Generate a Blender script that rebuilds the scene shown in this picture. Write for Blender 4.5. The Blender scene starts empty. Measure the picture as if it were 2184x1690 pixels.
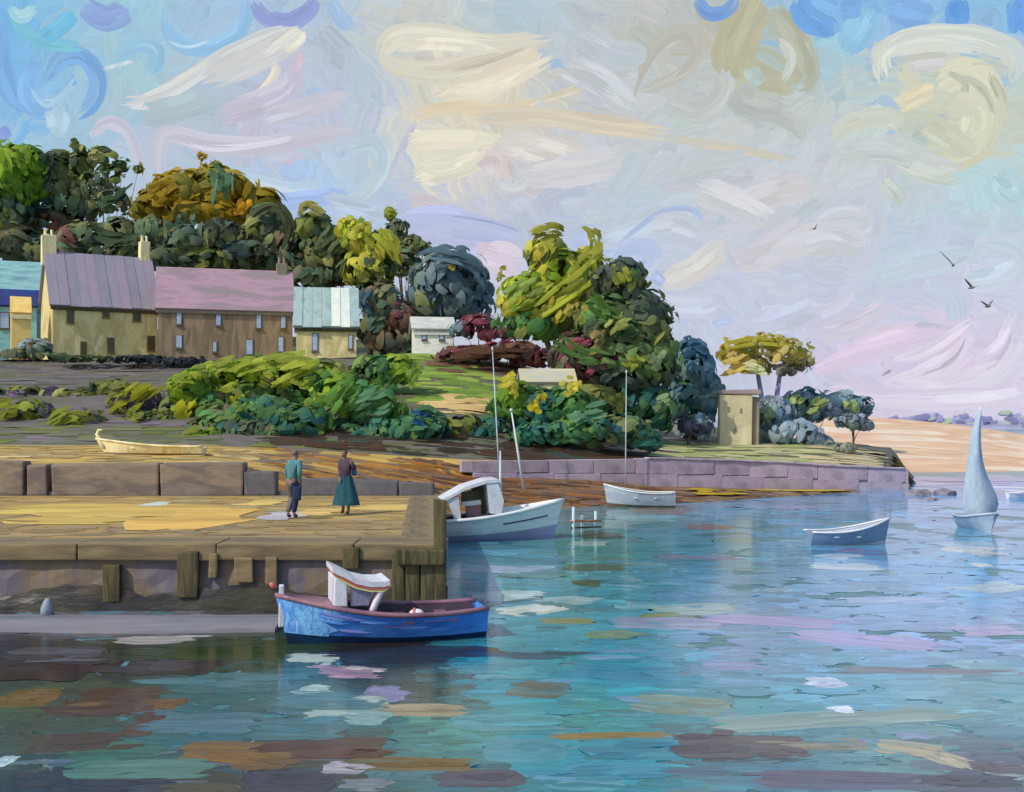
import bpy, bmesh, math, random
import numpy as np
from mathutils import Vector, Matrix

random.seed(7)
rng = np.random.default_rng(11)
C = bpy.context.scene.collection
scene = bpy.context.scene

# ------------------------------------------------------------------ camera
F, CX, HY, CH = 2342.0, 1092.0, 895.0, 3.86        # focal length, centre, horizon (photo units), eye height in m
cam_d = bpy.data.cameras.new('camera')
cam = bpy.data.objects.new('camera', cam_d); C.objects.link(cam)
cam.location = (0, 0, CH); cam.rotation_euler = (math.radians(90), 0, 0)
cam_d.sensor_width = 36; cam_d.lens = F / 2184 * 36
cam_d.shift_y = (HY - 845) / 2184
cam_d.clip_end = 12000
scene.camera = cam

# ------------------------------------------------------------------ world + sun
SUN_EL, SUN_AZ = 42, -126            # azimuth from the view direction (+Y), negative = left
w = bpy.data.worlds.new('World'); scene.world = w; w.use_nodes = True
nt = w.node_tree; nt.nodes.clear()
sky_n = nt.nodes.new('ShaderNodeTexSky'); sky_n.sky_type = 'NISHITA'; sky_n.sun_disc = False
sky_n.sun_elevation = math.radians(SUN_EL); sky_n.sun_rotation = math.radians(SUN_AZ)
bg = nt.nodes.new('ShaderNodeBackground'); bg.inputs[1].default_value = 0.15
wo = nt.nodes.new('ShaderNodeOutputWorld')
nt.links.new(sky_n.outputs[0], bg.inputs[0]); nt.links.new(bg.outputs[0], wo.inputs[0])
sl = bpy.data.lights.new('sun', 'SUN'); sl.energy = 2.75; sl.angle = math.radians(0.6); sl.color = (1, 0.93, 0.80)
sun = bpy.data.objects.new('sun', sl); C.objects.link(sun)
az, el = math.radians(SUN_AZ), math.radians(SUN_EL)
sdir = Vector((math.sin(az) * math.cos(el), math.cos(az) * math.cos(el), math.sin(el)))
sun.rotation_euler = sdir.to_track_quat('Z', 'Y').to_euler(); sun.location = (-60, -20, 60)
scene.view_settings.view_transform = 'Standard'; scene.view_settings.look = 'None'
scene.view_settings.exposure = 0.3; scene.view_settings.gamma = 1.0
scene.view_settings.use_curve_mapping = False
scene.cycles.max_bounces = 6; scene.cycles.diffuse_bounces = 3; scene.cycles.glossy_bounces = 3
scene.cycles.transparent_max_bounces = 4
scene.cycles.use_denoising = True

# ------------------------------------------------------------------ helpers
def c(r, g, b):
    def f(v):
        v /= 255.0
        return v / 12.92 if v <= 0.04045 else ((v + 0.055) / 1.055) ** 2.4
    return (f(r), f(g), f(b))
def W(px, py, d): return Vector(((px - CX) / F * d, d, CH + (HY - py) / F * d))
def X(px, d): return (px - CX) / F * d
def Z(py, d): return CH + (HY - py) / F * d
def G(px, py, z=0.0):
    d = (CH - z) * F / (py - HY); return Vector((X(px, d), d, z))

def tag(o, label=None, cat=None, group=None, kind=None):
    if label: o['label'] = label
    if cat: o['category'] = cat
    if group: o['group'] = group
    if kind: o['kind'] = kind
    return o
def thing(name, label, cat, loc=(0, 0, 0), rz=0.0, group=None):
    o = bpy.data.objects.new(name, None); C.objects.link(o); o.empty_display_size = .3
    o.location = loc; o.rotation_euler = (0, 0, rz)
    return tag(o, label, cat, group)
def obj(name, me, mat, parent=None, smooth=False, loc=None):
    if isinstance(me, bmesh.types.BMesh):
        m = bpy.data.meshes.new(name); me.to_mesh(m); me.free(); me = m
    o = bpy.data.objects.new(name, me); C.objects.link(o)
    if mat and not me.materials: me.materials.append(mat)
    if smooth: me.polygons.foreach_set('use_smooth', [True] * len(me.polygons))
    if parent: o.parent = parent
    if loc is not None: o.location = loc
    return o
def pymesh(name, v, f):
    m = bpy.data.meshes.new(name); m.from_pydata([tuple(p) for p in v], [], f); m.update(); return m
def box(x0, x1, y0, y1, z0, z1, bev=0.0, bm=None, jit=0.0):
    own = bm is None
    if own: bm = bmesh.new()
    vs = [bm.verts.new((x + random.uniform(-jit, jit), y + random.uniform(-jit, jit), z + random.uniform(-jit, jit)))
          for z in (z0, z1) for y in (y0, y1) for x in (x0, x1)]
    fs = [bm.faces.new([vs[i] for i in q]) for q in ((0, 2, 3, 1), (4, 5, 7, 6), (0, 1, 5, 4), (2, 6, 7, 3), (0, 4, 6, 2), (1, 3, 7, 5))]
    if bev:
        es = list({e for f in fs for e in f.edges})
        bmesh.ops.bevel(bm, geom=es, offset=bev, segments=2, affect='EDGES', profile=.6)
    return bm
def tube(pts, radii, n=8, bm=None, cap=True):
    own = bm is None
    if own: bm = bmesh.new()
    rings = []
    for i, p in enumerate(pts):
        p = Vector(p)
        t = (Vector(pts[min(i + 1, len(pts) - 1)]) - Vector(pts[max(i - 1, 0)])).normalized()
        a = t.cross(Vector((0, 1, 0)) if abs(t.y) < .9 else Vector((1, 0, 0))).normalized(); b = t.cross(a)
        r = radii[i] if hasattr(radii, '__len__') else radii
        rings.append([bm.verts.new(p + a * r * math.cos(2 * math.pi * k / n) + b * r * math.sin(2 * math.pi * k / n)) for k in range(n)])
    for i in range(len(rings) - 1):
        for k in range(n):
            bm.faces.new((rings[i][k], rings[i][(k + 1) % n], rings[i + 1][(k + 1) % n], rings[i + 1][k]))
    if cap:
        bm.faces.new(list(reversed(rings[0]))); bm.faces.new(rings[-1])
    bmesh.ops.recalc_face_normals(bm, faces=bm.faces)
    return bm

# ------------------------------------------------------------------ materials
def new_mat(name):
    m = bpy.data.materials.new(name); m.use_nodes = True
    t = m.node_tree; t.nodes.clear()
    out = t.nodes.new('ShaderNodeOutputMaterial')
    return m, t, out
def paint(name, cols, scale=(1, 1, 1), rough=.55, bump=.25, detail=3.0, spec=.3, dist=.35, fine=9.0, bd=.03):
    """surface laid on in broad strokes: stretched noise picks between the colours, finer noise gives bristle relief"""
    m, t, out = new_mat(name); N = t.nodes; L = t.links
    tc = N.new('ShaderNodeTexCoord'); mp = N.new('ShaderNodeMapping'); mp.inputs['Scale'].default_value = scale
    L.new(tc.outputs['Object'], mp.inputs[0])
    n1 = N.new('ShaderNodeTexNoise'); n1.inputs['Scale'].default_value = 1; n1.inputs['Detail'].default_value = detail
    n1.inputs['Distortion'].default_value = dist; L.new(mp.outputs[0], n1.inputs['Vector'])
    cr = N.new('ShaderNodeValToRGB'); e = cr.color_ramp.elements
    k = len(cols)
    while len(e) < k: e.new(.5)
    for i, col in enumerate(cols):
        e[i].position = .30 + .40 * i / max(1, k - 1); e[i].color = (*c(*col), 1)
    L.new(n1.outputs[0], cr.inputs[0])
    n2 = N.new('ShaderNodeTexNoise'); n2.inputs['Scale'].default_value = fine; n2.inputs['Detail'].default_value = 3
    L.new(mp.outputs[0], n2.inputs['Vector'])
    mr = N.new('ShaderNodeMapRange'); mr.inputs[3].default_value = .78; mr.inputs[4].default_value = 1.22
    L.new(n2.outputs[0], mr.inputs[0])
    mx = N.new('ShaderNodeMix'); mx.data_type = 'RGBA'; mx.blend_type = 'MULTIPLY'; mx.inputs[0].default_value = 1
    L.new(cr.outputs[0], mx.inputs[6]); L.new(mr.outputs[0], mx.inputs[7])
    b = N.new('ShaderNodeBsdfPrincipled'); b.inputs['Roughness'].default_value = rough
    b.inputs['Specular IOR Level'].default_value = spec
    L.new(mx.outputs[2], b.inputs['Base Color'])
    bp = N.new('ShaderNodeBump'); bp.inputs['Strength'].default_value = bump; bp.inputs['Distance'].default_value = bd
    ad = N.new('ShaderNodeMath'); ad.operation = 'ADD'; L.new(n1.outputs[0], ad.inputs[0]); L.new(n2.outputs[0], ad.inputs[1])
    L.new(ad.outputs[0], bp.inputs['Height']); L.new(bp.outputs[0], b.inputs['Normal'])
    L.new(b.outputs[0], out.inputs[0])
    return m
def stroke_mat(name, emit=False, rough=.5, spec=.35, bump=.5, vs=14.0, ior=1.45, trans=0.0, gain=1.0):
    """colour comes from each stroke ('col'); bristle grain runs along it (UV)"""
    m, t, out = new_mat(name); N = t.nodes; L = t.links
    at = N.new('ShaderNodeAttribute'); at.attribute_name = 'col'
    uv = N.new('ShaderNodeUVMap'); uv.uv_map = 'uv'
    mp = N.new('ShaderNodeMapping'); mp.inputs['Scale'].default_value = (1.6, vs, 1); L.new(uv.outputs[0], mp.inputs[0])
    n1 = N.new('ShaderNodeTexNoise'); n1.inputs['Scale'].default_value = 1.0; n1.inputs['Detail'].default_value = 4; n1.inputs['Roughness'].default_value = .65
    L.new(mp.outputs[0], n1.inputs['Vector'])
    mr = N.new('ShaderNodeMapRange'); mr.inputs[1].default_value = .25; mr.inputs[2].default_value = .75
    lo, hi = (.79, .91) if emit else (.74, 1.26)
    mr.inputs[3].default_value = lo * gain; mr.inputs[4].default_value = hi * gain
    L.new(n1.outputs[0], mr.inputs[0])
    mx = N.new('ShaderNodeMix'); mx.data_type = 'RGBA'; mx.blend_type = 'MULTIPLY'; mx.inputs[0].default_value = 1
    L.new(at.outputs['Color'], mx.inputs[6]); L.new(mr.outputs[0], mx.inputs[7])
    if emit:
        e = N.new('ShaderNodeEmission'); L.new(mx.outputs[2], e.inputs[0]); L.new(e.outputs[0], out.inputs[0]); m.cycles.emission_sampling = 'NONE'; return m
    b = N.new('ShaderNodeBsdfPrincipled'); b.inputs['Roughness'].default_value = rough
    b.inputs['Specular IOR Level'].default_value = spec; b.inputs['IOR'].default_value = ior
    L.new(mx.outputs[2], b.inputs['Base Color'])
    bp = N.new('ShaderNodeBump'); bp.inputs['Strength'].default_value = bump; bp.inputs['Distance'].default_value = .05
    L.new(n1.outputs[0], bp.inputs['Height']); L.new(bp.outputs[0], b.inputs['Normal'])
    if trans:
        tr = N.new('ShaderNodeBsdfTranslucent'); L.new(mx.outputs[2], tr.inputs[0])
        ms = N.new('ShaderNodeMixShader'); ms.inputs[0].default_value = trans
        L.new(b.outputs[0], ms.inputs[1]); L.new(tr.outputs[0], ms.inputs[2]); L.new(ms.outputs[0], out.inputs[0])
    else:
        L.new(b.outputs[0], out.inputs[0])
    return m

# ------------------------------------------------------------------ brush strokes as geometry
class Strokes:
    """many loaded-brush strokes: each a small ridged, ragged-ended ribbon with its own colour"""
    def __init__(s, ns=6, nb=4): s.ns, s.nb = ns, nb; s.P = []; s.S = []; s.N = []; s.w = []; s.c1 = []; s.c2 = []; s.par = []
    def add(s, pts, width, normal, col, col2=None, bulge=.12, ragged=.10, p=4.0):
        pts = np.asarray([tuple(q) for q in pts], float); k = len(pts)
        if k == 2:
            t = np.linspace(0, 1, s.ns + 1)[:, None]; P = pts[0] * (1 - t) + pts[1] * t
        else:                                   # Catmull-Rom through the points
            ext = np.vstack([2 * pts[0] - pts[1], pts, 2 * pts[-1] - pts[-2]])
            u = np.linspace(0, k - 1, s.ns + 1); i = np.minimum(u.astype(int), k - 2); f = (u - i)[:, None]
            a, b, cc, d = ext[i], ext[i + 1], ext[i + 2], ext[i + 3]
            P = .5 * (2 * b + (cc - a) * f + (2 * a - 5 * b + 4 * cc - d) * f ** 2 + (3 * b - a - 3 * cc + d) * f ** 3)
        T = np.gradient(P, axis=0); T /= np.linalg.norm(T, axis=1)[:, None] + 1e-9
        n = np.asarray(normal, float); n = np.broadcast_to(n, P.shape)
        S = np.cross(n, T); S /= np.linalg.norm(S, axis=1)[:, None] + 1e-9
        Nn = np.cross(T, S)
        s.P.append(P); s.S.append(S); s.N.append(Nn); s.w.append(width); s.c1.append(col); s.c2.append(col2 or col); s.par.append((bulge, ragged, p))
    def build(s, name, mat, parent=None, seed=0, colvar=.10):
        n, ns, nb = len(s.P), s.ns, s.nb; r = np.random.default_rng(seed + n)
        P, S, Nn = np.array(s.P), np.array(s.S), np.array(s.N); w = np.array(s.w)[:, None, None]
        par = np.array(s.par); u = np.linspace(0, 1, ns + 1)
        e0 = r.uniform(-.2, 1, (n, nb + 1)) * par[:, 1:2]; e1 = r.uniform(-.2, 1, (n, nb + 1)) * par[:, 1:2]
        up = e0[:, None, :] + u[None, :, None] * (1 - e0 - e1)[:, None, :]          # n, ns+1, nb+1
        x = up * ns; i = np.clip(np.floor(x).astype(int), 0, ns - 1); f = (x - i)[..., None]
        ar = np.arange(n)[:, None, None]
        Q = P[ar, i] * (1 - f) + P[ar, i + 1] * f
        SS = S[ar, i] * (1 - f) + S[ar, np.minimum(i + 1, ns)] * f
        NN = Nn[ar, i] * (1 - f) + Nn[ar, np.minimum(i + 1, ns)] * f
        v = np.linspace(-1, 1, nb + 1)[None, None, :]
        pp = par[:, 2][:, None, None]
        prof = (1 - np.abs(2 * up - 1).clip(0, 1) ** pp).clip(0.0, 1) ** (1 / pp); prof = .12 + .88 * prof
        ridge = r.uniform(-.25, .25, (n, 1, nb + 1)) * par[:, 0][:, None, None]
        h = par[:, 0][:, None, None] * (1 - v ** 2) * prof + ridge
        wob = 1 + r.uniform(-.08, .08, (n, ns + 1, 1))
        V = Q + SS * (v * w * .5 * prof * wob)[..., None] + NN * (h * w)[..., None]
        mixf = np.clip(r.uniform(-.4, 1.0, (n, 1, nb + 1)) + r.uniform(-.15, .15, (n, ns + 1, nb + 1)), 0, 1)[..., None]
        c1, c2 = np.array(s.c1)[:, None, None, :], np.array(s.c2)[:, None, None, :]
        col = (c1 * (1 - mixf) + c2 * mixf) * (1 + r.uniform(-colvar, colvar, (n, 1, nb + 1, 1)))
        col = np.concatenate([col.clip(0, 1), np.ones(col.shape[:3] + (1,))], -1)
        m = ns + 1; q = nb + 1
        ii, jj = np.meshgrid(np.arange(ns), np.arange(nb), indexing='ij'); b = (ii * q + jj).ravel()
        quad = np.stack([b, b + q, b + q + 1, b + 1], 1)
        Fc = (quad[None] + (np.arange(n) * m * q)[:, None, None]).reshape(-1, 4)
        me = bpy.data.meshes.new(name); nv, nf = n * m * q, len(Fc)
        me.vertices.add(nv); me.vertices.foreach_set('co', V.reshape(-1).astype(np.float32))
        me.loops.add(nf * 4); me.loops.foreach_set('vertex_index', Fc.reshape(-1).astype(np.int32))
        me.polygons.add(nf); me.polygons.foreach_set('loop_start', np.arange(0, nf * 4, 4, dtype=np.int32))
        me.polygons.foreach_set('loop_total', np.full(nf, 4, np.int32))
        me.polygons.foreach_set('use_smooth', np.ones(nf, bool))
        at = me.color_attributes.new('col', 'FLOAT_COLOR', 'POINT'); at.data.foreach_set('color', col.reshape(-1).astype(np.float32))
        U = np.broadcast_to(u[None, :, None] * 1.0, (n, m, q)) + r.uniform(0, 50, (n, 1, 1))
        Vv = np.broadcast_to(np.linspace(0, 1, q)[None, None, :], (n, m, q)) + r.uniform(0, 50, (n, 1, 1))
        uvv = np.stack([U, Vv], -1).reshape(-1, 2)[Fc.reshape(-1)]
        ul = me.uv_layers.new(name='uv'); ul.data.foreach_set('uv', uvv.reshape(-1).astype(np.float32))
        me.update(); me.validate()
        return obj(name, me, mat, parent)

def pick(pal): return c(*pal[rng.integers(len(pal))])
M = {}
M['leaf'] = stroke_mat('leaf_strokes', rough=.6, spec=.2, bump=.7, trans=.45, gain=1.5)
M['water_stroke'] = stroke_mat('water_strokes', rough=.10, spec=.5, bump=.10, vs=9, ior=1.33)
M['ground_stroke'] = stroke_mat('ground_strokes', rough=.75, spec=.15, bump=.12)
M['sky_stroke'] = stroke_mat('cloud_strokes', emit=True, vs=12)

# ================================================================== SKY
SKYC = [(60, 60, (140, 182, 214)), (60, 200, (140, 180, 214)), (300, 60, (166, 196, 210)), (300, 170, (170, 195, 203)), (150, 290, (165, 192, 208)),
        (500, 40, (168, 190, 212)), (640, 160, (186, 190, 204)), (450, 260, (180, 190, 200)), (330, 330, (184, 194, 210)), (600, 300, (196, 192, 206)),
        (720, 60, (178, 194, 208)), (760, 200, (184, 194, 208)), (700, 370, (182, 202, 214)), (650, 420, (172, 192, 222)), (900, 90, (200, 202, 196)),
        (1000, 180, (214, 210, 196)), (1150, 60, (182, 196, 204)), (1100, 270, (208, 202, 184)), (960, 330, (220, 217, 200)), (1060, 370, (204, 202, 204)),
        (820, 420, (184, 196, 212)), (930, 470, (186, 192, 212)), (1250, 150, (188, 194, 200)), (1300, 300, (196, 200, 202)), (1250, 400, (190, 196, 206)),
        (1400, 480, (192, 202, 212)), (1200, 480, (184, 192, 208)), (1420, 100, (188, 190, 186)), (1620, 120, (180, 180, 158)), (1560, 260, (190, 196, 196)),
        (1750, 90, (170, 200, 212)), (1800, 30, (138, 176, 214)), (1980, 40, (150, 184, 216)), (2140, 50, (150, 186, 212)), (2000, 160, (204, 204, 188)),
        (1850, 280, (194, 202, 200)), (2080, 280, (200, 202, 184)), (1620, 400, (196, 200, 206)), (1600, 520, (196, 200, 208)), (1820, 420, (198, 202, 208)),
        (2100, 400, (184, 206, 212)), (1980, 520, (190, 200, 214)), (1500, 640, (194, 200, 216)), (1700, 640, (196, 200, 214)), (1900, 640, (194, 200, 216)),
        (2120, 620, (200, 204, 220)), (1800, 760, (202, 198, 216)), (2000, 760, (212, 202, 220)), (2120, 830, (210, 206, 222)), (1650, 760, (192, 198, 214)),
        (1300, 560, (180, 192, 220)), (1050, 560, (196, 196, 212)), (100, 500, (176, 192, 208)), (800, 800, (190, 198, 212))]
_kp = np.array([(a, b) for a, b, _ in SKYC], float); _kc = np.array([c(*k) for _, _, k in SKYC]); _sl = _kc @ np.array([.25, .6, .15]); _kc = np.clip(_sl[:, None] + (_kc - _sl[:, None]) * 1.3, .01, 1)
def sky_col(px, py):
    d2 = ((_kp[:, 0] - px) ** 2 + (1.35 * (_kp[:, 1] - py)) ** 2 + 400); ww = d2 ** -1.6
    return (ww[:, None] * _kc).sum(0) / ww.sum()
RS = 4000.0
def on_sky(px, py, r=RS):
    v = Vector(((px - CX) / F, 1, (HY - py) / F)).normalized(); return v * r
# the vault itself: an open part of a dome in front, blue above and lilac towards the sea
def sky_dome():
    va, fa = [], []
    azs = np.radians(np.linspace(-64, 64, 97)); els = np.radians(np.linspace(-2.5, 62, 49))
    for e in els:
        for a in azs: va.append((RS * 1.01 * math.sin(a) * math.cos(e), RS * 1.01 * math.cos(a) * math.cos(e), RS * 1.01 * math.sin(e)))
    n = len(azs)
    for j in range(len(els) - 1):
        for i in range(n - 1): fa.append((j * n + i, j * n + i + 1, (j + 1) * n + i + 1, (j + 1) * n + i))
    m, t, out = new_mat('sky_vault'); N = t.nodes; L = t.links
    tc = N.new('ShaderNodeTexCoord'); sp = N.new('ShaderNodeSeparateXYZ'); L.new(tc.outputs['Object'], sp.inputs[0])
    mr = N.new('ShaderNodeMapRange'); mr.inputs[2].default_value = RS * .5; L.new(sp.outputs[2], mr.inputs[0])
    n1 = N.new('ShaderNodeTexNoise'); n1.inputs['Scale'].default_value = .0022; n1.inputs['Detail'].default_value = 5; n1.inputs['Distortion'].default_value = 1.2
    L.new(tc.outputs['Object'], n1.inputs['Vector'])
    ma = N.new('ShaderNodeMath'); ma.operation = 'MULTIPLY_ADD'; ma.inputs[1].default_value = .5; L.new(n1.outputs[0], ma.inputs[0]); L.new(mr.outputs[0], ma.inputs[2])
    cr = N.new('ShaderNodeValToRGB'); e = cr.color_ramp.elements
    for q in range(3): e.new(.5)
    for q, (p, k) in enumerate([(.18, (196, 200, 216)), (.38, (192, 200, 212)), (.55, (186, 198, 208)), (.75, (172, 194, 212)), (1, (150, 182, 212))]):
        e[q].position = p; e[q].color = (*c(*k), 1)
    L.new(ma.outputs[0], cr.inputs[0])
    em = N.new('ShaderNodeEmission'); em.inputs[1].default_value = .84; L.new(cr.outputs[0], em.inputs[0]); L.new(em.outputs[0], out.inputs[0]); m.cycles.emission_sampling = 'NONE'
    o = obj('sky', pymesh('sky', va, fa), m, smooth=True)
    return tag(o, 'pale blue and lilac summer sky above the harbour', None, kind='structure')
sky = sky_dome()
cl = Strokes(12, 9)
order = [0]
def sky_stroke(pts, wpx, col, col2=None, ragged=.08, p=3.0, bulge=0.0):
    order[0] += 1; r = RS - 2 - order[0] * .12
    q = [on_sky(a, b, r) for a, b in pts]; mid = q[len(q) // 2]
    cl.add(q, wpx / F * r, -np.array(mid) / r, col, col2, bulge=bulge, ragged=ragged, p=p)
def swirl(px, py):
    return .55 * math.sin(px * .0041 + 1.3 * math.sin(py * .006)) + .5 * math.sin(py * .0083 + px * .0027) - .12
# broken underlying strokes, everywhere the vault is
for big, n in ((1, 420), (2, 620), (0, 1700)):
    for _ in range(n):
        if big == 2: px, py = rng.uniform(-150, 2330), rng.uniform(-120, 860)
        elif big or rng.random() < .2:
            px, py = rng.uniform(-2600, 4800), rng.uniform(-2200, 880)
            if big == 0 and -60 < px < 2240 and py > -60: pass
        else: px, py = rng.uniform(-60, 2250), rng.uniform(-50, 860)
        inside = -100 < px < 2280 and py > -80
        Lh = rng.uniform(45, 120) if inside else rng.uniform(120, 320)
        wd = rng.uniform(26, 62) if inside else rng.uniform(80, 160)
        if big == 2: Lh *= 1.7; wd *= 1.8
        if not inside and rng.random() < .5 and not big: continue
        a = swirl(px, py) + rng.normal(0, .45); b = a + rng.uniform(-.9, .9)
        mx, my = min(max(px, 0), 2184), min(max(py, 0), 860)
        col = sky_col(mx + rng.normal(0, 25), my + rng.normal(0, 18)); k = rng.normal(1, .035)
        tint = np.array([1 + rng.normal(0, .025), 1 + rng.normal(0, .012), 1 + rng.normal(0, .025)])
        p0 = (px - Lh / 2 * math.cos(a), py + Lh / 2 * math.sin(a)); p2 = (px + Lh / 2 * math.cos(b), py - Lh / 2 * math.sin(b))
        sky_stroke([p0, (px, py), p2], wd, tuple(col * k * tint), tuple(sky_col(mx + 60, my + 30)), ragged=.2)
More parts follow.
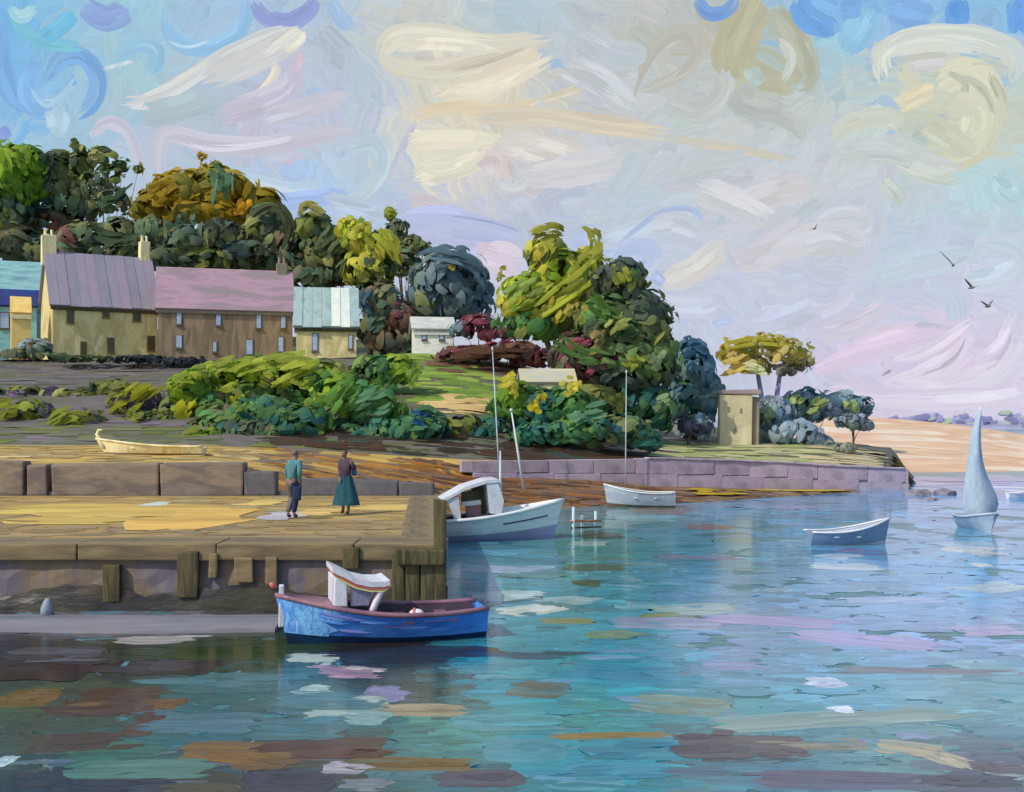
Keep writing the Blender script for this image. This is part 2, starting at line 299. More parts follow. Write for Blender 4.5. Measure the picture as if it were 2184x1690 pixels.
# the cloud forms, the curling blue strokes, and a distant blue hill drawn as sky
EXP = [
 ([(5, 40), (2, 130), (30, 205), (85, 232)], 36, (124, 168, 216)), ([(88, 118), (58, 165), (60, 225), (110, 235)], 30, (134, 176, 220)),
 ([(95, 165), (130, 120), (180, 118), (212, 165), (196, 222), (165, 240)], 34, (112, 160, 220)), ([(20, 25), (60, 70), (110, 92), (180, 98)], 24, (124, 192, 206)),
 ([(88, 80), (120, 62), (160, 25)], 30, (112, 184, 214)), ([(175, 8), (225, 38), (275, 20)], 48, (134, 152, 214)), ([(20, 10), (45, 35), (75, 12)], 22, (176, 214, 214)),
 ([(352, 15), (358, 70), (400, 100), (455, 102), (505, 75), (525, 35), (520, 0)], 28, (138, 188, 224)), ([(540, 0), (565, 36), (615, 46), (660, 20), (672, -5)], 32, (134, 142, 206)),
 ([(705, 0), (722, 32), (748, 60)], 28, (156, 186, 222)), ([(235, 130), (290, 95), (330, 98), (334, 135), (308, 150)], 30, (146, 190, 220)), ([(-5, 272), (12, 296)], 34, (128, 142, 212)),
 ([(115, 225), (125, 262), (112, 285)], 42, (176, 200, 218)), ([(220, 145), (285, 128)], 8, (205, 215, 222)), ([(60, 180), (105, 225), (170, 150)], 7, (180, 205, 232)),
 ([(355, 85), (400, 98), (450, 84)], 6, (190, 220, 238)),
 ([(262, 212), (320, 216), (390, 175), (470, 122), (560, 78), (628, 58)], 30, (214, 208, 200)), ([(430, 175), (520, 135), (600, 95), (645, 70)], 50, (206, 203, 198)),
 ([(605, 108), (640, 82), (642, 62)], 20, (232, 226, 200)), ([(505, 212), (555, 195), (590, 150), (580, 135)], 17, (230, 222, 194)), ([(470, 240), (540, 225), (610, 190), (640, 130)], 46, (196, 190, 206)),
 ([(625, 150), (640, 125), (632, 112)], 16, (214, 190, 206)), ([(340, 372), (338, 310), (362, 280), (440, 305), (560, 312), (680, 285), (752, 272)], 40, (202, 196, 210)),
 ([(192, 290), (228, 258), (268, 272), (292, 325), (300, 372)], 26, (202, 196, 212)), ([(380, 300), (470, 318), (600, 300), (622, 288)], 8, (222, 220, 230)),
 ([(420, 350), (520, 378), (620, 402), (680, 390)], 32, (184, 206, 218)), ([(455, 355), (540, 385), (640, 408)], 6, (214, 224, 230)), ([(560, 432), (640, 425), (742, 412)], 34, (162, 184, 228)),
 ([(740, 318), (800, 300), (818, 340), (790, 392), (730, 440)], 36, (180, 202, 214)), ([(650, 192), (700, 200), (735, 195)], 22, (166, 184, 216)), ([(690, 420), (760, 440), (830, 450)], 38, (180, 196, 214)),
 ([(806, 115), (845, 72), (940, 72), (1040, 92), (1180, 78)], 42, (216, 211, 194)), ([(812, 112), (850, 142), (950, 142), (1060, 112), (1152, 122)], 38, (212, 206, 190)),
 ([(1152, 100), (1100, 148), (1000, 185), (940, 214)], 36, (218, 210, 188)), ([(935, 218), (1020, 212), (1095, 170), (1182, 122)], 24, (228, 218, 196)), ([(862, 252), (960, 226), (1080, 232), (1150, 210)], 26, (222, 206, 176)),
 ([(960, 150), (1040, 130), (1120, 100)], 8, (190, 182, 162)), ([(980, 205), (1060, 180), (1120, 150)], 6, (186, 178, 160)), ([(880, 120), (930, 122)], 12, (198, 190, 182)),
 ([(1150, 212), (1200, 200), (1245, 182)], 20, (214, 200, 172)), ([(1005, 248), (1150, 246), (1300, 268), (1422, 284)], 38, (214, 200, 172)), ([(1420, 292), (1560, 312), (1700, 342)], 16, (206, 196, 176)),
 ([(1180, 205), (1290, 235), (1400, 262)], 5, (196, 192, 182)), ([(870, 290), (960, 318), (1080, 300)], 56, (216, 212, 192)), ([(880, 372), (950, 352), (1040, 330)], 60, (214, 211, 198)), ([(1015, 290), (1055, 298)], 8, (228, 222, 160)),
 ([(886, 262), (852, 330), (824, 392)], 14, (188, 190, 208)), ([(1010, 332), (1062, 335), (1072, 385)], 56, (206, 196, 198)), ([(872, 425), (930, 440), (960, 470)], 44, (208, 194, 194)),
 ([(838, 476), (940, 462), (1010, 478), (1112, 500)], 48, (174, 184, 220)), ([(960, 458), (1040, 470), (1115, 492)], 5, (140, 156, 204)), ([(870, 512), (980, 508), (1090, 532)], 60, (180, 188, 220)), ([(1012, 548), (1060, 545), (1108, 572)], 66, (210, 196, 208)),
 ([(1318, 520), (1370, 478), (1420, 446), (1480, 445), (1502, 478)], 12, (164, 184, 226)), ([(1390, 480), (1440, 470), (1490, 490)], 44, (196, 202, 212)), ([(1310, 565), (1370, 530), (1400, 560)], 54, (176, 190, 226)), ([(1405, 600), (1480, 575), (1545, 515)], 56, (212, 209, 200)),
 ([(1400, 640), (1480, 655), (1530, 640)], 50, (196, 202, 220)), ([(1390, 580), (1415, 605)], 24, (166, 186, 226)), ([(1520, 690), (1560, 680)], 16, (170, 188, 226)),
 ([(1355, 200), (1382, 112), (1440, 66), (1488, 72), (1478, 140), (1420, 172), (1362, 192)], 30, (186, 186, 178)), ([(1478, 160), (1520, 136), (1552, 170), (1530, 216), (1480, 242), (1395, 212)], 36, (188, 192, 188)),
 ([(1548, 165), (1570, 80), (1622, -5)], 78, (178, 174, 146)), ([(1640, 20), (1690, 80), (1722, 145), (1700, 190)], 54, (180, 175, 146)), ([(1580, 130), (1640, 170), (1700, 180)], 46, (184, 182, 158)), ([(1660, 80), (1690, 120), (1668, 175)], 18, (206, 206, 196)), ([(1600, 140), (1620, 180)], 30, (172, 196, 198)),
 ([(1486, -5), (1508, 26), (1548, 22), (1572, -6)], 28, (82, 142, 216)), ([(1698, -5), (1725, 40), (1785, 62)], 46, (96, 150, 216)), ([(2040, -5), (2043, 58)], 42, (82, 144, 216)), ([(1800, 110), (1832, 64), (1862, 16)], 56, (150, 196, 220)),
 ([(1895, 20), (1990, 34)], 50, (128, 168, 220)), ([(2165, -5), (2172, 70)], 34, (88, 142, 216)), ([(1790, 20), (1840, 12)], 36, (124, 166, 218)), ([(2085, 25), (2130, 50)], 40, (148, 180, 214)),
 ([(1888, 168), (1876, 112), (1940, 80), (2030, 72), (2112, 84), (2172, 118), (2160, 170)], 42, (222, 219, 196)), ([(1930, 135), (1990, 130), (2040, 125)], 40, (206, 202, 208)), ([(1960, 160), (2010, 172), (2092, 140), (2156, 152)], 34, (198, 200, 186)),
 ([(2000, 185), (2058, 150), (2102, 200), (2064, 262)], 64, (218, 214, 188)), ([(2020, 150), (2060, 180), (2040, 240)], 12, (176, 178, 158)), ([(2110, 150), (2140, 220), (2110, 300)], 14, (180, 182, 162)), ([(1995, 250), (2030, 310), (2080, 320)], 12, (170, 178, 166)), ([(1900, 130), (1960, 118), (2030, 112)], 12, (190, 190, 180)), ([(1912, 226), (1955, 204), (1995, 185)], 38, (224, 213, 180)), ([(2000, 302), (2048, 332), (2102, 282), (2124, 200)], 58, (202, 204, 184)), ([(1778, 296), (1812, 262), (1890, 246), (1922, 272)], 38, (204, 207, 192)),
 ([(1948, 300), (1988, 272), (2022, 250)], 40, (170, 188, 190)), ([(2030, 160), (2090, 180), (2120, 240)], 14, (186, 186, 164)), ([(2110, 370), (2150, 400), (2180, 420)], 60, (176, 204, 212)), ([(1880, 380), (1900, 400), (1930, 430)], 30, (190, 198, 190)),
 ([(1560, 210), (1620, 230), (1690, 260), (1720, 290)], 36, (186, 190, 184)), ([(1420, 380), (1520, 350), (1600, 330)], 40, (192, 200, 202)), ([(1570, 440), (1650, 410), (1740, 390)], 60, (206, 202, 204)),
 ([(1560, 560), (1650, 530), (1720, 480)], 60, (204, 200, 204)), ([(1740, 480), (1800, 460), (1860, 470)], 46, (196, 202, 208)),
 ([(1740, 790), (1850, 745), (1950, 722), (2070, 688)], 46, (212, 196, 216)), ([(1890, 822), (2000, 785), (2072, 700)], 40, (218, 216, 228)), ([(1882, 806), (2000, 832), (2120, 795), (2190, 700)], 40, (218, 213, 226)), ([(1742, 715), (1820, 692), (1910, 640)], 44, (206, 200, 214)),
 ([(1760, 830), (1880, 845), (2000, 850), (2180, 838)], 44, (214, 208, 224)), ([(2090, 790), (2130, 745), (2150, 690)], 30, (216, 198, 216)), ([(1960, 760), (2020, 735), (2060, 690)], 18, (214, 196, 214)),
 ([(2060, 720), (2030, 770), (1960, 800)], 5, (176, 172, 184)), ([(2160, 700), (2140, 750), (2100, 790)], 5, (180, 176, 190)), ([(1880, 800), (1900, 786)], 5, (150, 140, 150)), ([(1900, 700), (1960, 690), (2040, 700)], 8, (190, 190, 204)),
 ([(1870, 590), (1960, 560), (2080, 540)], 50, (192, 206, 220)), ([(2060, 600), (2120, 590), (2180, 560)], 46, (196, 210, 222)), ([(1600, 700), (1680, 680), (1740, 650)], 50, (192, 200, 218)),

 ([(870, 300), (950, 292), (1060, 300)], 40, (224, 219, 202)), ([(900, 350), (960, 345), (1040, 310)], 46, (220, 217, 204)), ([(1060, 300), (1160, 320), (1260, 350)], 60, (214, 210, 206)), ([(1100, 380), (1220, 360), (1330, 340)], 60, (206, 206, 208)),
 ([(830, 95), (930, 90), (1060, 105)], 30, (230, 224, 206)), ([(960, 195), (1050, 180), (1130, 140)], 34, (232, 224, 202)), ([(1900, 110), (1990, 90), (2100, 105)], 26, (228, 226, 206)), ([(2020, 220), (2080, 230), (2060, 300)], 50, (212, 212, 192)),
 ([(1960, 250), (2020, 290), (2080, 330)], 46, (196, 200, 184)), ([(1900, 300), (1960, 350), (2050, 370)], 56, (200, 206, 200)), ([(1790, 330), (1880, 320), (1960, 340)], 40, (188, 198, 198)), ([(1560, 190), (1600, 220), (1680, 230)], 60, (178, 184, 178)),
 ([(1650, 540), (1760, 500), (1850, 520)], 60, (204, 204, 208)), ([(1480, 400), (1560, 430), (1640, 470)], 60, (204, 206, 210)), ([(1240, 60), (1300, 110), (1380, 120)], 60, (190, 198, 204)), ([(1200, 140), (1280, 170), (1350, 230)], 60, (196, 200, 204)),
 ([(1900, 770), (1990, 740), (2070, 680)], 22, (220, 216, 230)), ([(1920, 815), (2020, 812), (2130, 770)], 24, (222, 217, 230)), ([(1820, 730), (1900, 700), (1960, 690)], 20, (226, 206, 224)), ([(2080, 770), (2130, 730), (2165, 660)], 20, (218, 213, 228)), ([(1990, 850), (2090, 845), (2184, 830)], 20, (228, 226, 238)),
 ([(560, 250), (640, 230), (740, 200)], 40, (200, 196, 208)), ([(560, 120), (610, 80), (640, 60)], 14, (240, 236, 214)), ([(300, 205), (380, 170), (450, 128)], 10, (232, 228, 214)), ([(300, 240), (380, 230), (460, 200)], 50, (176, 192, 198)),
]
def along(pts, u0, u1, off):
    q = np.array(pts, float); k = len(q); out = []
    for u in np.linspace(u0, u1, max(3, k)):
        x_ = u * (k - 1); i = min(int(x_), k - 2); f_ = x_ - i; p_ = q[i] * (1 - f_) + q[i + 1] * f_
        t_ = q[i + 1] - q[i]; t_ = t_ / (np.linalg.norm(t_) + 1e-6); out.append((p_[0] - t_[1] * off, p_[1] + t_[0] * off))
    return out
for pts, wd, col in EXP:
    a = pts[len(pts) // 2]; k = .74 * np.array(c(*col)) + .26 * sky_col(*a)
    sky_stroke(pts, wd, tuple(k), tuple(.6 * k + .4 * sky_col(a[0] + 20, a[1] - 20)), ragged=.14)
    for j in range(int(wd / 7) + 1):
        u0 = rng.uniform(-.02, .4); u1 = min(1.02, u0 + rng.uniform(.4, .8)); g_ = rng.choice([.92, .97, 1.03, 1.08, 1.14])
        kk = np.minimum(1, k * g_) * np.array([1 + rng.normal(0, .02), 1, 1 + rng.normal(0, .02)])
        sky_stroke(along(pts, u0, u1, rng.uniform(-.5, .5) * wd * .9), rng.uniform(.12, .34) * wd + 3, tuple(kk), tuple(.75 * kk + .25 * k), ragged=.3, p=2.2)
clouds_and_drawn_hill = cl.build('clouds_and_drawn_hill', M['sky_stroke'], sky, 3, .035); clouds_and_drawn_hill['kind'] = 'stuff'

# ================================================================== WATER
def water_sheet():
    m, t, out = new_mat('sea_water'); N = t.nodes; L = t.links
    tc = N.new('ShaderNodeTexCoord'); mp = N.new('ShaderNodeMapping'); mp.inputs['Scale'].default_value = (.22, .8, 1); L.new(tc.outputs['Object'], mp.inputs[0])
    n1 = N.new('ShaderNodeTexNoise'); n1.inputs['Scale'].default_value = 1; n1.inputs['Detail'].default_value = 5; n1.inputs['Distortion'].default_value = .6; L.new(mp.outputs[0], n1.inputs['Vector'])
    cr = N.new('ShaderNodeValToRGB'); e = cr.color_ramp.elements
    for q in range(2): e.new(.5)
    for q, (p, k) in enumerate([(.3, (40, 88, 96)), (.45, (60, 118, 128)), (.58, (80, 128, 136)), (.72, (92, 132, 160))]):
        e[q].position = p; e[q].color = (*c(*k), 1)
    L.new(n1.outputs[0], cr.inputs[0])
    b = N.new('ShaderNodeBsdfPrincipled'); b.inputs['Roughness'].default_value = .16; b.inputs['IOR'].default_value = 1.33
    L.new(cr.outputs[0], b.inputs['Base Color'])
    n2 = N.new('ShaderNodeTexNoise'); n2.inputs['Scale'].default_value = 5; n2.inputs['Detail'].default_value = 3; L.new(mp.outputs[0], n2.inputs['Vector'])
    bp = N.new('ShaderNodeBump'); bp.inputs['Strength'].default_value = .5; bp.inputs['Distance'].default_value = .12; L.new(n2.outputs[0], bp.inputs['Height']); L.new(bp.outputs[0], b.inputs['Normal'])
    L.new(b.outputs[0], out.inputs[0])
    v = [(-3000, -200, 0), (3000, -200, 0), (3000, 3700, 0), (-3000, 3700, 0)]
    o = obj('water', pymesh('water', v, [(0, 1, 2, 3)]), m)
    return tag(o, 'rippled teal and blue harbour water', None, kind='structure')
water = water_sheet()
rp = Strokes(8, 7)
lvl = [0]
def ripple(px, py, wpx, hpx, col, col2=None, slope=0.0, curve=0.0, tilt=None, ragged=.14, p=4.0, base=.002):
    """a patch of water about wpx wide and hpx deep as seen, laid flat on the sea with a slight tilt of its own"""
    lvl[0] += 1; z = base + (lvl[0] % 97) * .00001
    py = max(py, 1012); h1 = min(hpx, (py - HY) * .5)
    mid = G(px, py, z); a = G(px - wpx / 2, max(py + slope * wpx / 2, HY + 60), z); b = G(px + wpx / 2, max(py - slope * wpx / 2, HY + 60), z)
    cc = G(px, py + curve, z)
    dep = abs(G(px, py - h1 / 2).y - G(px, py + h1 / 2).y)
    ti = rng.normal(0, .002)
    n = np.array([rng.normal(0, .002), ti, 1.0]); n /= np.linalg.norm(n)
    rp.add([a, cc, b], dep, n, col, col2, bulge=.0003, ragged=ragged, p=p)
WC = [(40, 1400, (44, 50, 58)), (300, 1370, (52, 66, 48)), (60, 1440, (52, 44, 56)), (300, 1430, (56, 60, 56)), (550, 1390, (52, 70, 44)), (850, 1400, (58, 58, 48)),
      (450, 1470, (78, 122, 124)), (100, 1490, (90, 100, 66)), (250, 1500, (78, 78, 54)), (700, 1490, (92, 132, 130)), (900, 1480, (86, 100, 96)), (100, 1560, (84, 84, 70)), (450, 1560, (74, 128, 136)),
      (250, 1620, (96, 140, 124)), (150, 1670, (48, 48, 62)), (600, 1660, (52, 50, 66)), (450, 1680, (78, 74, 50)), (800, 1540, (72, 132, 140)), (700, 1600, (88, 88, 66)), (1000, 1570, (94, 134, 126)),
      (1100, 1450, (60, 134, 148)), (1150, 1600, (56, 136, 150)), (1050, 1660, (64, 96, 106)), (1350, 1450, (70, 140, 158)), (1300, 1530, (84, 132, 132)), (1350, 1640, (80, 136, 148)), (1600, 1540, (98, 140, 146)),
      (1550, 1600, (76, 76, 84)), (1650, 1660, (92, 120, 134)), (1900, 1620, (112, 140, 142)), (2100, 1650, (92, 90, 104)), (1800, 1450, (116, 156, 176)), (2100, 1480, (126, 156, 166)), (1600, 1380, (128, 150, 178)),
      (1900, 1350, (138, 158, 190)), (2100, 1350, (140, 160, 192)), (1300, 1300, (106, 150, 162)), (1100, 1260, (110, 154, 170)), (1500, 1250, (112, 146, 168)), (1800, 1250, (126, 158, 186)), (2100, 1250, (128, 162, 196)),
      (1250, 1180, (106, 142, 142)), (1050, 1180, (122, 160, 178)), (1500, 1150, (112, 150, 164)), (1800, 1130, (124, 160, 184)), (2100, 1160, (130, 164, 190)), (1700, 1080, (116, 158, 186)), (2000, 1090, (116, 156, 192)),
      (2100, 1035, (96, 126, 182)), (1300, 1100, (92, 126, 122)), (300, 1330, (110, 110, 122))]
_wp = np.array([(a, b) for a, b, _ in WC], float); _wc = np.array([c(*k) for _, _, k in WC])
_lum = _wc @ np.array([.25, .6, .15]); _wc = np.clip(_lum[:, None] + (_wc - _lum[:, None]) * 1.55, .004, 1) * np.where((_wp[:, 0] < 950) & (_wp[:, 1] > 1340), .46, 1.0)[:, None]  # left foreground darkened: quay and boat reflections painted into the palette
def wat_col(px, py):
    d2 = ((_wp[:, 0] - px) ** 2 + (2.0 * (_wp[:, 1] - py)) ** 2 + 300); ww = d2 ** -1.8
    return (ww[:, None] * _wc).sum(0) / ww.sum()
WG = .88                                    # gain on stroke colours: water colour with painted reflections mixed in
n_r = 0
while n_r < 4300:
    t_ = rng.random(); py = 1018 + 760 * t_ ** 1.15; px = rng.uniform(-260, 2450) if n_r % 4 else rng.uniform(-1100, 3300)
    k = (py - 1000) / 690
    wd = rng.uniform(45, 150) * (.75 + .5 * k); hp = rng.uniform(7, 13) + 22 * k * rng.uniform(.5, 1)
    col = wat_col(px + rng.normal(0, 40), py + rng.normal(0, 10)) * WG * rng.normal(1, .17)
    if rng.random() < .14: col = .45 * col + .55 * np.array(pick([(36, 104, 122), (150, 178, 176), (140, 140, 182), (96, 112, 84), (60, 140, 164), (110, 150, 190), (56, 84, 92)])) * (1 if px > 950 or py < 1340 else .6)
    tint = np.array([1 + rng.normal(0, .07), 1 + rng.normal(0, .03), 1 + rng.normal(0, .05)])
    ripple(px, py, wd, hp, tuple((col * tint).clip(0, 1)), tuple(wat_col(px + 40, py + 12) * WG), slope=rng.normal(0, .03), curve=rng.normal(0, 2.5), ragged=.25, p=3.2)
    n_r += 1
# weed and shallows, plus reflections painted as single coloured patches
for px, py, wd, hp, col, sl_ in [
    (60, 1487, 140, 38, (140, 98, 18), .0), (210, 1505, 180, 24, (136, 94, 18), -.02), (340, 1503, 110, 24, (128, 86, 18), .0), (250, 1488, 200, 46, (92, 52, 26), .02), (190, 1512, 190, 26, (88, 48, 26), .0), (315, 1540, 60, 60, (88, 44, 22), .0),
    (150, 1585, 220, 40, (90, 58, 34), .05), (500, 1605, 240, 42, (146, 102, 16), -.06), (690, 1597, 330, 42, (94, 50, 24), .06), (880, 1630, 300, 30, (130, 96, 20), -.02), (560, 1625, 120, 30, (124, 92, 20), 0),
    (110, 1427, 250, 50, (56, 38, 52), -.02), (370, 1422, 230, 38, (62, 50, 62), .0), (120, 1392, 220, 26, (98, 98, 112), .0), (340, 1362, 190, 16, (182, 176, 170), .02), (520, 1385, 380, 40, (56, 78, 44), .0),
    (870, 1385, 420, 34, (58, 54, 46), .0), (700, 1365, 260, 16, (66, 76, 62), 0), (665, 1408, 110, 24, (188, 200, 186), .0), (740, 1432, 130, 22, (172, 138, 158), -.06), (780, 1427, 90, 8, (214, 200, 200), -.1), (670, 1468, 66, 22, (172, 196, 186), 0), (700, 1525, 95, 28, (168, 192, 182), -.04),
    (790, 1492, 80, 22, (170, 190, 184), 0), (820, 1478, 90, 34, (140, 140, 182), .03), (780, 1530, 110, 36, (132, 170, 166), 0), (510, 1455, 290, 44, (84, 136, 146), .0), (700, 1490, 250, 40, (80, 138, 148), -.03), (440, 1545, 250, 46, (86, 134, 152), .02), (640, 1556, 220, 44, (64, 138, 150), .0),
    (900, 1515, 200, 24, (148, 136, 108), -.01), (1090, 1425, 210, 52, (56, 134, 152), -.02), (1080, 1540, 260, 34, (68, 138, 148), 0), (1120, 1600, 180, 50, (62, 140, 158), 0), (1330, 1437, 280, 44, (30, 122, 152), -.06), (1150, 1470, 130, 34, (86, 88, 84), -.06), (1350, 1595, 230, 40, (40, 130, 156), .0), (1310, 1645, 230, 36, (48, 134, 160), .02),
    (1510, 1590, 170, 56, (72, 62, 76), .02), (1640, 1590, 180, 44, (96, 78, 84), -.03), (1740, 1588, 240, 26, (148, 140, 122), .02), (1940, 1595, 150, 26, (184, 170, 140), -.12), (2030, 1620, 90, 24, (190, 178, 150), -.3), (1760, 1535, 560, 34, (126, 148, 142), .06), (1300, 1570, 280, 14, (150, 120, 62), .02), (1450, 1505, 220, 40, (112, 130, 116), -.08),
    (2120, 1635, 130, 22, (104, 84, 92), -.04), (1800, 1665, 400, 40, (100, 92, 114), -.02), (2060, 1670, 240, 30, (78, 72, 84), .0), (60, 1668, 120, 44, (52, 46, 64), 0), (250, 1672, 260, 40, (50, 46, 66), 0), (420, 1685, 180, 26, (92, 84, 54), 0), (620, 1668, 220, 50, (54, 52, 70), 0), (780, 1672, 120, 20, (140, 150, 160), 0), (850, 1650, 150, 34, (84, 140, 152), 0), (735, 1636, 100, 26, (170, 166, 178), -.03), (1020, 1660, 200, 36, (66, 62, 84), 0), (300, 1640, 330, 40, (100, 148, 132), .02), (10, 1625, 40, 24, (190, 212, 220), 0),
    (1650, 1325, 320, 24, (160, 150, 196), -.06), (1850, 1365, 330, 26, (158, 150, 196), -.10), (1420, 1330, 240, 26, (140, 148, 176), -.03), (2110, 1345, 130, 22, (166, 154, 192), .04), (1480, 1300, 180, 20, (150, 172, 170), .06), (1500, 1190, 200, 10, (112, 118, 146), -.03), (1800, 1205, 150, 18, (178, 196, 206), -.02), (1830, 1175, 120, 14, (124, 116, 156), -.05), (1790, 1190, 60, 10, (190, 206, 220), 0), (1900, 1280, 240, 12, (158, 176, 214), 0), (1760, 1455, 80, 22, (190, 198, 222), .03), (1800, 1515, 40, 16, (214, 222, 236), .1), (1990, 1430, 440, 14, (112, 112, 124), -.02),
    (1100, 1395, 260, 16, (26, 62, 90), -.02), (1130, 1300, 120, 20, (206, 214, 206), .14), (1080, 1275, 140, 30, (176, 202, 208), .06), (1220, 1285, 100, 18, (150, 180, 186), 0), (1250, 1245, 70, 14, (70, 84, 66), 0), (1270, 1210, 150, 14, (82, 96, 84), 0), (1210, 1325, 120, 12, (132, 134, 88), 0), (1300, 1355, 110, 20, (112, 138, 112), 0), (1430, 1320, 80, 22, (126, 136, 92), .06), (1505, 1122, 90, 14, (128, 100, 92), 0), (1400, 1090, 150, 12, (124, 94, 70), 0), (1280, 1140, 90, 18, (70, 82, 70), 0), (1260, 1160, 80, 10, (150, 176, 172), 0), (1350, 1105, 90, 10, (128, 158, 156), 0),
    (1060, 1190, 220, 20, (64, 118, 132), -.08), (1090, 1212, 200, 22, (150, 166, 190), -.05), (1150, 1222, 140, 24, (84, 130, 136), -.06), (2090, 1178, 50, 18, (196, 192, 186), .1), (2095, 1205, 40, 8, (224, 222, 214), 0), (2100, 1250, 110, 26, (160, 180, 190), .15), (2060, 1160, 60, 14, (150, 176, 196), .2), (2060, 1020, 280, 14, (40, 84, 170), 0), (2000, 1026, 160, 10, (50, 92, 176), 0), (2150, 1030, 140, 12, (44, 88, 172), 0), (1980, 1038, 120, 8, (60, 100, 180), 0), (2150, 1045, 110, 12, (196, 208, 226), 0), (1960, 1070, 70, 10, (142, 148, 132), 0)]:
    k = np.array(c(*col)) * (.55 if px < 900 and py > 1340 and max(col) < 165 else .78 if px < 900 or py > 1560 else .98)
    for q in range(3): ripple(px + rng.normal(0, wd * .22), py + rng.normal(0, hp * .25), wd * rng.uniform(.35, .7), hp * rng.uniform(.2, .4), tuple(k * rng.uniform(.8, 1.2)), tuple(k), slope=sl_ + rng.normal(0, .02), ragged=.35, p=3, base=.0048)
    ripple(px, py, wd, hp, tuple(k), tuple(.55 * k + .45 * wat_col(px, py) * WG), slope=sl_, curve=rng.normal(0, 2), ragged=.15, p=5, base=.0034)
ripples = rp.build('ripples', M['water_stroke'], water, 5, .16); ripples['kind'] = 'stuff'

# ================================================================== LAND
def lerp_line(kn):
    kn = np.array(kn, float); return lambda px: (np.interp(px, kn[:, 0], kn[:, 1]), np.interp(px, kn[:, 0], kn[:, 2]))
LN = [lerp_line(k) for k in (
    [(-900, 30, -.6), (900, 35, -.6), (1000, 41, -.5), (1250, 46.5, -.5), (1500, 49.5, -.5), (1790, 56, -.5), (1950, 59, -.6)],
    [(-900, 34, .05), (900, 39, .05), (1000, 43, .05), (1250, 49, .05), (1500, 51.5, .05), (1790, 57.5, .04), (1950, 60, -.1)],
    [(-900, 44, 2.1), (440, 45, 2.05), (640, 48, 1.6), (1000, 55.5, 1.0), (1250, 57.5, .78), (1400, 58.5, .34), (1600, 60, .12), (1930, 61, -.1), (1950, 61.5, -.5)],
    [(-900, 56, 2.65), (440, 57, 2.5), (640, 57, 2.3), (1000, 58, 1.72), (1250, 60, 1.62), (1600, 62.5, 1.48), (1930, 63, .9), (1950, 64, -.6)],
    [(-900, 70, 4.7), (300, 70, 4.6), (640, 68, 4.6), (1000, 68, 4.5), (1250, 68, 3.2), (1400, 70, 2.2), (1500, 75, 2.3), (1750, 75, 2.3), (1900, 74, 1.6), (1950, 74, -.6)],
    [(-900, 85, 8.5), (640, 84, 8.4), (900, 86, 9), (1100, 84, 8), (1250, 82, 6), (1400, 85, 3), (1600, 88, 2.4), (1900, 88, 1.6), (1950, 88, -.6)],
    [(-900, 104, 8.9), (640, 104, 8.8), (900, 100, 10.2), (1100, 100, 9), (1250, 98, 7), (1400, 100, 4), (1600, 105, 2.6), (1850, 105, 1.6), (1950, 105, -.6)],
    [(-900, 135, 15), (300, 135, 15), (640, 135, 14), (900, 130, 13), (1100, 125, 10), (1250, 120, 7), (1400, 120, 3.6), (1850, 120, 1.4), (1950, 120, -.6)],
    [(-900, 300, 6), (900, 300, 5), (1400, 300, 1), (1800, 300, -.5), (1950, 300, -.6)])]
def ground(px, d):
    k = [l(px) for l in LN]; ds = [q[0] for q in k]; zs = [q[1] for q in k]
    return float(np.interp(d, ds, zs))
def strip(name, i0, i1, mat, label, sub=6, amp=.012):
    cols = np.arange(-900, 2001, 25); v = []; rows = []
    for i in range(i0, i1):
        for s in range(sub + (1 if i == i1 - 1 else 0)):
            rows.append((i, s / sub))
    for (i, t) in rows:
        for px in cols:
            d0, z0 = LN[i](px); d1, z1 = LN[i + 1](px); d = d0 + (d1 - d0) * t; z = z0 + (z1 - z0) * t
            edge = (i == i0 and t == 0) or (i == i1 - 1 and t == 1)
            v.append((X(px, d), d, z + (0 if edge else random.uniform(-amp, amp))))
    n = len(cols); f = [(r * n + q, r * n + q + 1, (r + 1) * n + q + 1, (r + 1) * n + q) for r in range(len(rows) - 1) for q in range(n - 1)]
    return tag(obj(name, pymesh(name, v, f), mat, smooth=True), label, None, kind='structure')
M['foreshore'] = paint('foreshore', [(74, 56, 40), (116, 80, 38), (132, 100, 54), (98, 80, 62), (150, 118, 66)], (.12, .8, 1), rough=.7)
M['path'] = paint('shore_path', [(120, 95, 45), (175, 145, 75), (200, 165, 80), (130, 105, 60)], (.15, .9, 1), rough=.7)
M['bank'] = paint('bank', [(88, 82, 78), (104, 96, 94), (84, 88, 54), (110, 104, 100)], (.12, .3, .3), rough=.75)
M['hill'] = paint('hillside', [(62, 74, 46), (84, 92, 50), (70, 66, 52), (96, 100, 56)], (.15, .3, .3), rough=.75)
strip('foreshore', 0, 2, M['foreshore'], 'brown and ochre weedy foreshore at low tide')
strip('shore_path', 2, 3, M['path'], 'sandy ochre path along the top of the shore')
strip('bank', 3, 5, M['bank'], 'grey bank below the houses')
strip('hillside', 5, 8, M['hill'], 'wooded hillside behind the houses')

